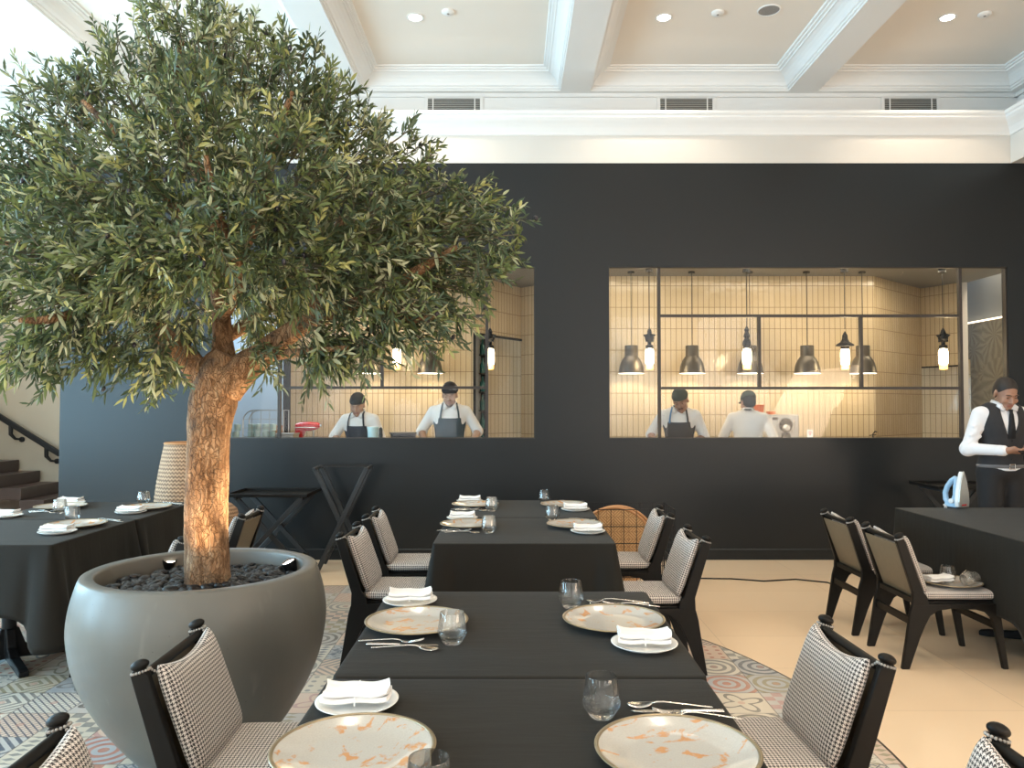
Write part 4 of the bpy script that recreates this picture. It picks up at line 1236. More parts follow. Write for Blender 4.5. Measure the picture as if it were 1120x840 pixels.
def make_knife():
    t = thing('knife', None, 'knife')
    MB().prism([(-.115, .004), (-.09, .0075), (-.02, .0085), (0.0, .006), (0, -.006), (-.09, -.007), (-.108, -.003)], 'z', .0025, .0042).build('blade', M['chrome'], t, bevel=.0006)
    MB().loft([(0, 0, .0045, .0052, .0028), (.012, 0, .0048, .0058, .0036), (.02, 0, .0048, .0052, .0034), (.08, 0, .0052, .0066, .0038), (.098, 0, .0052, .0074, .0042), (.101, 0, .0052, .006, .003)], 14).build('handle', M['chrome'], t, smooth='all')
    return t
def make_fork():
    t = thing('fork', None, 'fork')
    h = MB()
    h.loft([(-.052, 0, .0065, .0105, .0012), (-.045, 0, .006, .0115, .0013), (-.035, 0, .0075, .009, .0015), (-.028, 0, .0095, .0045, .0018)], 14)
    for q in range(4):
        y = (q-1.5)*.0056
        h.loft([(-.054, y, .0064, .0019, .0011), (-.075, y, .0095, .0017, .001), (-.095, y*.95, .0145, .0011, .0009), (-.1, y*.9, .016, .0006, .0006)], 8)
    h.build('head', M['chrome'], t, smooth='all')
    MB().loft([(-.029, 0, .0094, .0045, .0018), (-.02, 0, .0115, .0032, .002), (.0, 0, .012, .0028, .002), (.045, 0, .0085, .0036, .0018), (.085, 0, .0045, .0052, .0017), (.10, 0, .0035, .0056, .0017), (.103, 0, .0033, .004, .0014)], 12).build('handle', M['chrome'], t, smooth='all')
    return t
makers = {'charger': (make_charger, 'charger plates with orange brushwork'), 'side': (make_side_plate, 'small white side plates'), 'napkin': (make_napkin, 'folded white napkins'),
          'glass': (make_glass, 'faceted glass tumblers'), 'spoon': (make_spoon, 'steel spoons'), 'knife': (make_knife, 'steel knives'), 'fork': (make_fork, 'steel forks')}
protos = {}
def put(kind, x, y, z, rz, label, tilt=(0, 0)):
    if kind not in protos:
        o = makers[kind][0](); protos[kind] = o; o['group'] = makers[kind][1]
        o.location = (x, y, z); o.rotation_euler = (tilt[0], tilt[1], rz); o['label'] = label
    else: o = dup(protos[kind], (x, y, z), (tilt[0], tilt[1], rz), label)
    return o
ZC = .7515
def setting(where, ch, sd, gl, cut=None, jit=0, napz=0, look=''):
    # where: phrase ; ch, sd, gl: (x, y); cut: (x, y, dir) centre of the cutlery group
    if ch: put('charger', ch[0], ch[1], ZC, jit, 'round ivory charger with orange brush marks, ' + where)
    if sd:
        put('side', sd[0], sd[1], ZC, 0, 'small white side plate carrying a napkin, ' + where)
        put('napkin', sd[0], sd[1]+.002, ZC+.0155, napz, 'folded white cloth napkin, ' + where)
    if gl: put('glass', gl[0], gl[1], ZC, jit, 'faceted clear glass tumbler, ' + where)
    if cut:
        x, y, s = cut
        rz = 0 if s > 0 else PI
        put('spoon', x-.03*s, y+.045*s, ZC, rz-R(4), 'steel spoon, outermost of its cutlery, ' + where)
        put('knife', x-.01*s, y+.012*s, ZC, rz-R(1), 'steel table knife between spoon and fork, ' + where)
        put('fork', x+.02*s, y-.016*s, ZC, rz-R(7), 'steel fork closest to its plate, ' + where)
setting('front right corner of the nearest table', (.338, 1.594), None, (.207, 1.80), (.405, 1.808, 1), .5)
setting('front left of the nearest table', (-.325, 1.60), (-.372, 1.865), (-.148, 1.385), (-.40, 1.40, -1), 1.3, napz=R(3))
setting('right side of the second table', (.336, 2.56), (.395, 2.315), (.21, 2.765), (.405, 2.79, 1), 2.1, napz=R(-4))
setting('left side of the second table', (-.312, 2.535), (-.372, 2.825), (-.182, 2.35), (-.345, 2.335, -1), 3.4, napz=R(4))
setting('right near place of the far centre pair', (.374, 4.60), (.43, 4.375), (.252, 4.84), (.43, 4.82, 1), 4.0)
setting('left near place of the far centre pair', (-.262, 4.61), (-.315, 4.89), (-.131, 4.375), (-.31, 4.41, -1), 5.0)
setting('right far place beside the kitchen wall', (.372, 5.52), (.435, 5.30), (.24, 5.74), (.42, 5.73, 1), 6.0)
setting('left far place beside the kitchen wall', (-.263, 5.53), (-.315, 5.79-.04), (-.14, 5.275), (-.30, 5.33, -1), 7.0)
setting('left table, place nearest the planter', (-2.60, 4.60), (-2.565, 4.355), (-2.74, 4.81), (-2.53, 4.80, 1), 8.0)
setting('left table, place beside the tree trunk', (-2.555, 5.38), (-2.555, 5.17), (-2.70, 5.65), (-2.50, 5.62, 1), 9.0)
setting('left table, place closest to the stairs', (-3.17, 5.42), (-3.24, 5.66), (-3.03, 5.17), (-3.17, 5.22, -1), 10.0)
setting('left picture edge', None, (-3.275, 4.99), None)
# things left on the chair seat
zseat = .4315
put('charger', 2.555, 4.51, zseat, .4, 'ivory charger plate resting on a chair seat at the right table')
put('napkin', 2.475, 4.50, zseat+.0215, R(12), 'loose folded napkin on the plate on the chair seat')
put('glass', 2.565, 4.55, zseat+.0045, 0, 'glass tumbler standing on the plate on the chair seat')
put('glass', 2.585, 4.43, zseat+.0465, R(20), 'glass tumbler lying on its side on the plate on the chair seat', tilt=(0, PI/2))

# ================================================================== STEAM IRON
ip = onz(1049, 556, ZT)
iron = thing('steam_iron', 'pale blue and white steam iron standing on its heel on the black cloth', 'iron', (ip.x, ip.y, ZT+.001), 0)
hh = .262
# soleplate: pointed shape standing upright in the plane facing +x/-y
sole = [(-.055, 0.012), (.052, .012), (.058, .05), (.052, .11), (.035, .18), (.012, .24), (0.0, hh), (-.012, .24), (-.035, .18), (-.052, .11), (-.06, .05)]
Ms = Matrix.Rotation(R(-62), 4, 'Z')
MB().prism([(x, z) for x, z in sole], 'x', .052, .060, M=Ms @ Matrix.Translation((-.02, 0, 0))).build('soleplate', M['steel'], iron, bevel=.002)
MB().prism([(x*.97, z*.99+.001) for x, z in sole], 'x', .022, .0515, M=Ms @ Matrix.Translation((-.02, 0, 0))).build('base_shell', M['iron_white'], iron, bevel=.006)
body = [(.022, .005), (.022, .235), (-.0, .215), (-.03, .18), (-.05, .15), (-.075, .11), (-.08, .06), (-.07, .02), (-.05, .005)]
inner = [(.0, .175), (-.03, .145), (-.05, .11), (-.052, .075), (-.04, .055), (-.02, .06), (-.008, .09)]
hm = MB()
hn = len(body)
for s in (0,):
    # handle as a tube loop plus the tank
    hm.tube([(.005, 0, .215), (-.03, 0, .19), (-.062, 0, .145), (-.078, 0, .10), (-.075, 0, .055), (-.055, 0, .028)], [.017, .018, .018, .018, .019, .02], 12)
    hm.prism([(.024, .004), (.024, .225), (.005, .21), (-.002, .15), (-.006, .09), (-.02, .055), (-.06, .05), (-.068, .02), (-.05, .004)], 'y', -.036, .036)
hm.v = [tuple(Ms @ (Vector(v)+Vector((-.02, 0, 0)))) for v in hm.v]
hm.build('handle_and_tank', M['iron_blue'], iron, bevel=.007)
MB().lathe([(.0005, 0), (.017, 0), (.017, .012), (.0005, .014)], 16, M=Ms @ Matrix.Translation((-.03, 0, .05)) @ Matrix.Rotation(PI/2, 4, 'X') @ Matrix.Translation((0, 0, .036))).build('dial', M['iron_white'], iron, smooth=True)
q = MB()
for k_ in range(5): q.box(.0605, .0612, -.030+k_*.011, -.022+k_*.011, .022, .032)
q.v = [tuple(Ms @ (Vector(v)+Vector((-.02, 0, 0)))) for v in q.v]
q.build('printed_marks', M['red_enamel'], iron)
MB().tube([Ms @ Vector((-.08, 0, .03)), Ms @ Vector((-.11, .0, .012)), (-.10, -.02, .008), (-.10, -.0, .006)], .006, 8).build('cord_stub', M['iron_white'], iron, smooth=True)

# ================================================================== TRAY STANDS, RATTAN, WICKER
def tray_stand(name, label, loc, w, h, d, rz, foot=None):
    t = thing(name, label, 'stand', loc, rz)
    f = foot if foot else w
    for k_, (a, b_) in enumerate((((-f/2, 0), (w/2, h)), ((f/2, 0), (-w/2, h)))):
        for s in (-1, 1):
            yy = s*(d/2-(.0 if k_ == 0 else .028))
            MB().bar((a[0], yy, .0+.002), (b_[0], yy, h), .026, .042, up=(1, 0, 0)).build('leg', M['wood_grey'], t, bevel=.004)
    for s in (-1, 1):
        MB().bar((s*w/2, -d/2-.01, h-.002), (s*w/2, d/2+.01, h-.002), .03, .022).build('top_bar', M['wood_grey'], t, bevel=.004)
        MB().bar((s*f*.33, -d/2, h*.17), (s*f*.33, d/2, h*.17), .02, .03).build('cross_bar', M['wood_grey'], t, bevel=.003)
    q = MB()
    for yy in (-d/3, 0, d/3): q.box(-w/2, w/2, yy-.02, yy+.02, h+.009, h+.012)
    q.build('strap', M['metal_dark'], t)
    return t
M['wood_grey'] = simple('worn_black_painted_wood', (0.020, 0.023, 0.026), .45, nscale=14, namp=.3)
p = at(301, 540, 6.95)
tray_stand('tray_stand', 'low folding tray stand carrying a black tray, left of the taller one', (p.x, 6.95, 0), .58, p.z-.018, .40, 0, .66)
tr = thing('serving_tray', 'wide black serving tray on the low folding stand', 'tray', (p.x, 6.95, p.z-.003))
w_ = .345
MB().box(-w_, w_, -.24, .24, 0, .008).build('tray_base', M['wood_black'], tr, bevel=.003)
q = MB()
for (a, b_, c_, d_) in ((-w_-.012, w_+.012, -.255, -.237), (-w_-.012, w_+.012, .237, .255), (-w_-.012, -w_+.006, -.24, .24), (w_-.006, w_+.012, -.24, .24)): q.box(a, b_, c_, d_, .0, .03)
q.build('tray_rim', M['wood_black'], tr, bevel=.004)
p = at(375, 511, 7.0)
tray_stand('tray_stand', 'tall empty black folding tray stand leaning by the charcoal wall', (p.x, 7.03, 0), .46, p.z, .36, R(4), .40)
p = at(1050, 531, 6.95)
tray_stand('tray_stand', 'black folding tray stand behind the waiter and the iron', (p.x, 6.9, 0), .56, p.z-.02, .40, 0, .6)
tr2 = dup(tr, (p.x, 6.9, p.z-.006), (0, 0, 0), 'black serving tray on the stand behind the waiter')

# rattan discs in a wire crate
cx, cy = at(668, 590, 6.2).x, 6.25
ctz = at(690, 558, 6.0).z
wc = thing('wire_crate', 'black wire crate on the floor behind the houndstooth chairs', 'crate', (cx+.13, cy, 0))
q = MB(); wx, wy = .35, .22
for zz in [ctz*k_/5 for k_ in range(1, 6)]:
    q.bar((-wx, -wy, zz), (wx, -wy, zz), .006, .006).bar((-wx, wy, zz), (wx, wy, zz), .006, .006).bar((-wx, -wy, zz), (-wx, wy, zz), .006, .006).bar((wx, -wy, zz), (wx, wy, zz), .006, .006)
for k_ in range(8):
    x = -wx+2*wx*k_/7
    for yy in (-wy, wy): q.bar((x, yy, .01), (x, yy, ctz), .005, .005)
for k_ in range(1, 5):
    y = -wy+2*wy*k_/5
    for xx in (-wx, wx): q.bar((xx, y, .01), (xx, y, ctz), .005, .005)
    q.bar((-wx, y, .012), (wx, y, .012), .005, .005)
q.build('wire_mesh', M['metal_dark'], wc)
for (x, y) in ((-wx, -wy), (wx, -wy), (-wx, wy), (wx, wy)): MB().bar((x, y, 0), (x, y, ctz+.004), .012, .012).build('corner_post', M['metal_dark'], wc)
rtop = at(672, 551.5, 6.25).z; rr_ = (rtop-.03)/2
for k_, (dx, dy, lab) in enumerate(((0, 0, 'round plaited rattan disc standing in the wire crate, front one'), (.035, .07, 'round plaited rattan disc leaning behind the front disc'))):
    t = thing('rattan_tray', lab, 'tray', (cx+.02+dx, cy-.10+dy, rr_+.028), 0, 'rattan discs in the crate')
    Mx = Matrix.Rotation(PI/2, 4, 'X')
    MB().lathe([(.0005, .006), (rr_-.02, .006), (rr_-.02, -.006), (.0005, -.006)], 48, M=Mx).build('woven_disc', M['disc_rattan'], t, smooth=True)
    MB().lathe([(rr_-.011+.012*math.cos(a), .016*math.sin(a)) for a in [2*PI*i/10 for i in range(11)]], 56, M=Mx).build('cane_rim', M['cane'], t, smooth='all')
# wicker lantern and basket behind the left table
pL_ = at(196, 550, 6.25); topz = at(196, 484.5, 6.12).z
wk = thing('wicker_lantern', 'tall tapered wicker lantern behind the left table beside the trunk', 'lantern', (at(206, 500, 6.12).x, 6.12, 0))
rb_ = .25
pr = []
nn = 60
for i in range(nn+1):
    f = i/nn; z = f*topz
    r = rb_*(1-.30*max(0, (z-.62)/(topz-.62))**1.6) if z > .62 else rb_*(.94+.06*z/.62)
    pr.append((r*(1+(.012 if i % 2 else -.006) * (1 if f < .78 else .4)), z))
MB().lathe(pr, 64).build('woven_body', M['rattan'], wk, smooth=True)
MB().lathe([(pr[-1][0]+.008*math.cos(a), topz+.008*math.sin(a)) for a in [2*PI*i/8 for i in range(9)]], 48).build('top_rim', M['cane'], wk, smooth='all')
MB().lathe([(.0005, topz-.02), (pr[-1][0], topz-.02)], 32).build('lid', M['rattan'], wk)
pb = at(242, 549, 6.5)
bk = thing('wicker_basket', 'round brown wicker basket just right of the trunk behind a chair', 'basket', (pb.x, 6.5, 0))
MB().lathe([(.0005, 0.0), (.11, 0.0), (.145, .15), (.15, pb.z-.15), (.13, pb.z-.06), (.08, pb.z-.012), (.0005, pb.z)], 48).build('woven_body', M['rattan'], bk, smooth=True)
MB().lathe([(.151+.009*math.cos(a), pb.z-.15+.009*math.sin(a)) for a in [2*PI*i/8 for i in range(9)]], 48).build('lid_rim', M['cane'], bk, smooth='all')
# cable on the floor
pts = [onz(px, py, .006) for px, py in ((700, 628), (762, 632.5), (800, 633), (835, 635.5), (870, 633.5), (905, 637), (930, 646), (975, 650), (1040, 642), (1105, 636))]
sm = []
for i in range(len(pts)-1):
    for f in (0, .33, .66): sm.append(pts[i].lerp(pts[i+1], f))
o = MB().tube(sm, .006, 6).build('power_cable', M['metal_dark'], smooth='all'); tag(o, 'thin dark cable snaking across the beige floor tiles', 'cable')
# ================================================================== PLANTER AND OLIVE TREE
PX, PY = -1.297, 3.25
pot = thing('planter', 'huge round grey planter holding the olive tree', 'planter', (PX, PY, 0))
key = [(.238, .03), (.262, .06), (.315, .125), (.380, .218), (.436, .317), (.477, .42), (.498, .52), (.503, .60), (.493, .68), (.471, .76), (.462, .780)]
prof = [(.0005, 0), (.236, 0), (.240, .004), (.240, .022)]
for q in range(len(key)-1):
    k0 = key[max(0, q-1)]; k1 = key[q]; k2 = key[q+1]; k3 = key[min(len(key)-1, q+2)]
    for s_ in (0, .33, .66):
        prof.append(tuple(.5*((2*k1[c])+(k2[c]-k0[c])*s_+(2*k0[c]-5*k1[c]+4*k2[c]-k3[c])*s_*s_+(3*k1[c]-k0[c]-3*k2[c]+k3[c])*s_**3) for c in (0, 1)))
prof += [(.462, .780), (.460, .787), (.452, .791), (.415, .791), (.407, .787), (.404, .778), (.406, .70), (.406, .68)]
MB().lathe(prof, 96).build('bowl', M['concrete'], pot, smooth='all')
MB().lathe([(.0005, .695), (.407, .695)], 48).build('soil', M['dark_soil'], pot)
rnd = random.Random(5)
b = MB()
for k_ in range(1150):
    a = rnd.uniform(0, 2*PI); r = math.sqrt(rnd.uniform(.02, 1))*.378
    s = rnd.uniform(.011, .025)
    Mx = Euler((rnd.uniform(-.6, .6), rnd.uniform(-.6, .6), rnd.uniform(0, 6.28))).to_matrix().to_4x4()
    b.ball((r*math.cos(a), r*math.sin(a), .702+rnd.uniform(0, .022)), (s*1.5, s, s*.62), 7, 5, M=Mx)
o = b.build('pebbles', M['pebble'], None, smooth='all', fixn=False); o.location = (PX, PY, 0)
tag(o, 'glossy black pebbles filling the top of the grey planter', 'pebbles', kind='stuff')
# two uplights
tree_x, tree_y = -1.285, 3.30
for (px, py, lab) in ((184, 614, 'small lit uplight in the pebbles left of the trunk'), (317, 617, 'small lit uplight in the pebbles right of the trunk')):
    p = onz(px, py, .755)
    t = thing('uplight', lab, 'spotlight', (p.x, p.y, .70), 0, 'uplights in the planter')
    dv = (Vector((tree_x, tree_y, 1.5))-Vector((p.x, p.y, .75))).normalized()
    q = Vector((0, 0, 1)).rotation_difference(dv).to_matrix().to_4x4()
    Mx = Matrix.Translation((0, 0, .05)) @ q
    MB().lathe([(.0005, -.04), (.024, -.04), (.03, -.03), (.033, .02), (.03, .022), (.028, .012)], 20, M=Mx).build('housing', M['metal_dark'], t, smooth=True)
    MB().lathe([(.0005, .012), (.029, .012)], 20, M=Mx).build('lens', M['glow_spot'], t)
    MB().tube([(0, 0, 0), (0, 0, .03)], .006, 6).build('stake', M['metal_dark'], t)
    spot('uplight_beam', Vector((p.x, p.y, .75))+dv*.045, Vector((tree_x, tree_y, 1.45)), 55, R(80), (1.0, .72, .42), .025, .7)

fx = thing('uplight', 'uplight sunk behind the front rim of the planter, before the trunk', 'spotlight', (-1.285, 2.955, .695), 0, 'uplights in the planter')
MB().lathe([(.0005, 0), (.024, 0), (.027, .035), (.024, .036)], 20).build('housing', M['metal_dark'], fx, smooth=True)
MB().lathe([(.0005, .034), (.024, .034)], 20).build('lens', M['glow_spot'], fx)
spot('uplight_beam', (-1.285, 2.955, .737), (tree_x, tree_y, 1.30), 26, R(75), (1.0, .70, .40), .025, .8)
tree = thing('olive_tree', 'large olive tree with thick pale trunk growing in the grey planter', 'tree', (0, 0, 0))
TB = Vector((-1.285, 3.30, .70)); tree.location = TB
def nz(seed, amp=.07):
    def f(i, a, p): return 1 + amp*math.sin(3*a+i*.18+seed) + amp*.6*math.sin(5*a-i*.3+seed*2) + amp*.4*math.sin(11*a+i*.9)
    return f
def smooth_path(pts, rad, k=8):
    P_, R_ = [], []
    n = len(pts)
    for i in range(n-1):
        p0 = pts[max(0, i-1)]; p1 = pts[i]; p2 = pts[i+1]; p3 = pts[min(n-1, i+2)]
        for j in range(k):
            t_ = j/k
            P_.append(0.5*((2*p1)+(p2-p0)*t_+(2*p0-5*p1+4*p2-p3)*t_*t_+(3*p1-p0-3*p2+p3)*t_**3)); R_.append(rad[i]+(rad[i+1]-rad[i])*t_)
    P_.append(pts[-1]); R_.append(rad[-1]); return P_, R_
def pth(lst): return [at(px, py, Y)-TB for px, py, Y in lst]
b = MB()
tp = pth([(228, 645, 3.30), (227, 600, 3.30), (225, 550, 3.30), (228, 480, 3.30), (234, 440, 3.30), (241, 408, 3.30), (250, 388, 3.30)])
P_, R_ = smooth_path(tp, [.094, .089, .088, .086, .098, .10, .06], 10)
b.tube(P_, R_, 40, noise=nz(1, .035))
branch_def = [([(246, 425, 3.28), (268, 402, 3.27), (285, 390, 3.26), (312, 368, 3.25), (345, 350, 3.22), (400, 330, 3.18), (450, 300, 3.12), (500, 270, 3.08)], [.075, .066, .055, .045, .038, .034, .024, .010]),
              ([(232, 425, 3.30), (212, 400, 3.28), (190, 380, 3.26), (172, 362, 3.24), (140, 325, 3.2), (95, 290, 3.15), (40, 270, 3.1), (-10, 262, 3.05)], [.07, .052, .047, .042, .03, .028, .024, .012]),
              ([(243, 415, 3.34), (243, 370, 3.36), (240, 320, 3.36), (237, 275, 3.35), (232, 225, 3.32), (205, 160, 3.3), (190, 100, 3.3), (200, 40, 3.3)], [.07, .042, .036, .032, .03, .024, .017, .008]),
              ([(243, 330, 3.36), (262, 280, 3.3), (285, 230, 3.22), (300, 160, 3.15), (320, 100, 3.1)], [.033, .027, .022, .018, .008]),
              ([(238, 290, 3.35), (200, 240, 3.25), (170, 200, 3.1), (130, 150, 3.0), (90, 110, 2.95)], [.03, .025, .022, .016, .008]),
              ([(345, 350, 3.22), (350, 310, 3.3), (370, 250, 3.45), (390, 190, 3.55)], [.034, .026, .02, .01]),
              ([(172, 362, 3.24), (150, 330, 3.4), (120, 260, 3.6), (90, 200, 3.7)], [.038, .028, .02, .01]),
              ([(243, 370, 3.36), (290, 340, 3.6), (340, 280, 3.8), (400, 230, 3.9)], [.036, .026, .02, .01]),
              ([(242, 350, 3.36), (262, 300, 3.0), (240, 240, 2.8), (225, 170, 2.72)], [.03, .024, .018, .01]),
              ([(140, 325, 3.2), (95, 340, 2.95), (50, 350, 2.8), (20, 350, 2.75)], [.026, .022, .016, .008]),
              ([(400, 330, 3.18), (440, 350, 3.1), (480, 345, 3.0)], [.026, .016, .008]),
              ([(285, 390, 3.26), (330, 385, 3.1), (380, 380, 3.0)], [.03, .016, .008])]
for i, (pt, rd) in enumerate(branch_def):
    P_, R_ = smooth_path(pth(pt), rd, 6)
    if i < 3: b.tube(P_, R_, 22, noise=nz(i+2, .05))
    else:
        o = None; b.tube(P_, R_, 12, noise=nz(i+2, .06))
b.build('trunk', M['bark'], tree, smooth='all')

# foliage: twigs with opposite leaves, gathered in clumps round the branch ends
NR = np.random.default_rng(11)
blobs = [(205, 45, 72, 3.3), (262, 60, 60, 3.2), (130, 90, 66, 3.2), (60, 130, 62, 3.15), (12, 190, 62, 3.1), (310, 92, 66, 3.25), (362, 120, 56, 3.2), (385, 165, 60, 3.3), (437, 180, 50, 3.2), (498, 222, 48, 3.15),
         (545, 245, 34, 3.12), (525, 290, 42, 3.1), (470, 265, 62, 3.2), (400, 250, 75, 3.0), (300, 190, 85, 2.85), (205, 140, 85, 2.85), (110, 200, 80, 2.9), (30, 270, 66, 2.9), (60, 340, 52, 2.85), (115, 300, 66, 2.85), (180, 270, 80, 2.8),
         (255, 270, 85, 2.78), (335, 290, 58, 2.9), (425, 305, 46, 3.22), (480, 325, 42, 3.2), (375, 366, 38, 3.15), (300, 358, 36, 3.4), (190, 372, 40, 3.3), (380, 300, 40, 3.4), (145, 350, 42, 3.1), (165, 392, 30, 3.05), (190, 415, 20, 3.1), (300, 398, 26, 3.2), (350, 388, 32, 3.02), (400, 388, 26, 3.05), (440, 335, 42, 3.02), (385, 330, 34, 3.0), (470, 360, 26, 3.1), (100, 380, 36, 3.0), (140, 402, 26, 3.05), (20, 385, 34, 2.95), (60, 415, 18, 2.95), (160, 425, 18, 3.1), (45, 385, 30, 2.9), (490, 345, 26, 3.05),
         (350, 395, 26, 3.1), (425, 370, 26, 3.05),
         (220, 120, 85, 3.75), (320, 170, 80, 3.7), (120, 180, 75, 3.7), (400, 220, 70, 3.65), (60, 240, 65, 3.6), (150, 290, 75, 3.75), (240, 250, 85, 3.85), (340, 280, 75, 3.75), (440, 280, 55, 3.6), (80, 320, 50, 3.5), (-25, 230, 50, 3.3), (-20, 320, 42, 3.2), (290, 330, 60, 3.6), (200, 330, 60, 3.6)]
cen = np.array([-1.25, 3.3, 2.1])
tw_o = []; tw_d = []; sizes = []
for (px, py, r, Y) in blobs:
    c = np.array(at(px, py, Y)); rad = r/840*Y
    n = int(62*(r/60)**2 * 1.0)
    u = NR.normal(size=(n, 3)); u /= np.linalg.norm(u, axis=1)[:, None]
    rr_ = rad*(NR.uniform(.15, 1, size=n)**.45)*.90
    p = c+u*rr_[:, None]*np.array([1, .85, 1])
    d = (p-cen); d /= np.linalg.norm(d, axis=1)[:, None]
    d = d*.75 + u*.5 + NR.normal(size=(n, 3))*.55
    d[:, 2] += np.where(p[:, 2] > 1.95, .30, -.35)
    d /= np.linalg.norm(d, axis=1)[:, None]
    tw_o.append(p); tw_d.append(d)
O = np.concatenate(tw_o); D = np.concatenate(tw_d); NTW = len(O)
TL = NR.uniform(.09, .19, NTW)
O = O - D*TL[:, None]*.55
NL = 15
V_all = []; 
ref = np.where(np.abs(D[:, 2:3]) < .9, np.array([[0, 0, 1.]]), np.array([[1., 0, 0]]))
S = np.cross(D, ref); S /= np.linalg.norm(S, axis=1)[:, None]
U = np.cross(S, D)
droop = NR.uniform(-.35, .1, NTW)
leafverts = []; leafmat = []
base_m = NR.choice(5, size=NTW, p=[.36, .30, .14, .13, .07])
for k_ in range(NL):
    f = (k_+.6)/NL
    pos = O + D*(TL*f)[:, None]; pos[:, 2] += droop*TL*f*f
    ang = k_*PI/2*(1 if k_ % 2 else 1) + NR.uniform(-.4, .4, NTW) + (k_//2)*PI/2
    side = S*np.cos(ang)[:, None] + U*np.sin(ang)[:, None]
    op = NR.uniform(.45, 1.0, NTW)*(1.15-.6*f)
    dirv = D*np.cos(op)[:, None] + side*np.sin(op)[:, None]
    L = NR.uniform(.036, .068, NTW)*(1.0-.25*f)
    Wd = L*NR.uniform(.085, .145, NTW)
    nrm = np.cross(dirv, np.cross(side, dirv)+NR.normal(size=(NTW, 3))*.35)
    nrm /= np.linalg.norm(nrm, axis=1)[:, None]
    up = np.cross(nrm, dirv)
    bend = NR.uniform(-.45, .15, NTW); curl = NR.normal(size=NTW)*.16
    def P3(a, b_, c_): return pos + dirv*(L*a)[:, None] + nrm*(Wd*b_)[:, None] + up*(L*c_)[:, None] + nrm*(L*curl*a*a)[:, None] + np.stack([0*L, 0*L, L*bend*a*a], 1)
    vs_ = np.stack([P3(0, 0, 0), P3(.35, 1, .03), P3(.70, .85, .02), P3(1, 0, 0), P3(.70, -.85, .02), P3(.35, -1, .03), P3(.35, 0, -.03), P3(.70, 0, -.03)], 1)
    leafverts.append(vs_)
    lm = np.where(NR.uniform(size=NTW) < .62, base_m, NR.choice(5, size=NTW, p=[.36, .30, .17, .10, .07]))
    leafmat.append(lm)
LV = np.concatenate(leafverts).reshape(-1, 3) - np.array(TB)
LMt = np.concatenate(leafmat)
nl = len(LMt)
quad = np.array([[0, 1, 6, 0], [1, 2, 7, 6], [2, 3, 7, 2], [0, 6, 5, 0], [6, 7, 4, 5], [7, 3, 4, 7]])
tri = [(0, 6, 1), (1, 6, 7, 2), (2, 7, 3), (0, 5, 6), (5, 4, 7, 6), (4, 3, 7)]
ls = []; tot = []
cnt = np.array([len(q) for q in tri]); flat = np.concatenate([np.array(q) for q in tri])
loops = (flat[None, :] + (np.arange(nl)*8)[:, None]).reshape(-1)
totals = np.tile(cnt, nl); starts = np.concatenate([[0], np.cumsum(totals)[:-1]])
me = bpy.data.meshes.new('foliage')
me.vertices.add(len(LV)); me.vertices.foreach_set('co', LV.astype(np.float32).ravel())
me.loops.add(len(loops)); me.loops.foreach_set('vertex_index', loops.astype(np.int32))
me.polygons.add(len(totals)); me.polygons.foreach_set('loop_start', starts.astype(np.int32)); me.polygons.foreach_set('loop_total', totals.astype(np.int32))
for m in LEAVES: me.materials.append(m)
me.polygons.foreach_set('material_index', np.repeat(LMt, 6).astype(np.int32))
me.polygons.foreach_set('use_smooth', np.ones(len(totals), dtype=bool))
me.update(calc_edges=True); me.validate()
fo = bpy.data.objects.new('foliage', me); C.objects.link(fo); fo.parent = tree
# twigs: thin triangular stems
e = O + D*TL[:, None]; e[:, 2] += droop*TL
mid = O + D*(TL*.5)[:, None]; mid[:, 2] += droop*TL*.25
back = O + (cen-O)*NR.uniform(.05, .14, NTW)[:, None]
tv = []
for (p, r) in ((back, .0034), (O, .0026), (mid, .0018), (e, .0008)):
    for a in range(3):
        tv.append(p + (S*math.cos(a*2.094)+U*math.sin(a*2.094))*r)
TVv = np.stack(tv, 1).reshape(-1, 3)-np.array(TB)
fl = np.array([[s_*3+a, s_*3+(a+1) % 3, s_*3+3+(a+1) % 3, s_*3+3+a] for s_ in range(3) for a in range(3)])
fa = (fl[None] + (np.arange(NTW)*12)[:, None, None]).reshape(-1, 4)
me = bpy.data.meshes.new('twigs'); me.from_pydata(TVv.tolist(), [], fa.tolist()); me.materials.append(M['twig'] if 'twig' in M else M['bark'])
two = bpy.data.objects.new('twigs', me); C.objects.link(two); two.parent = tree
# olives hanging from the outer twigs on the camera side
cand = [i for i in range(NTW) if O[i][1] < 3.35]
rnd = random.Random(21); rnd.shuffle(cand)
om = None
for i in cand[:96]:
    pos = O[i] + D[i]*TL[i]*rnd.uniform(.7, 1.05) + np.array([0, 0, -.012])
    if om is None:
        om = MB().ball((0, 0, 0), (.0088, .0088, .0125), 10, 8).build('olive', M['olive'], tree, smooth='all')
        o = om
    else:
        o = om.copy(); C.objects.link(o); o.parent = tree
    o.location = Vector(pos)-TB; o.rotation_euler = (rnd.uniform(-.5, .5), rnd.uniform(-.5, .5), 0)
print('TWIGS', NTW, 'LEAVES', nl)
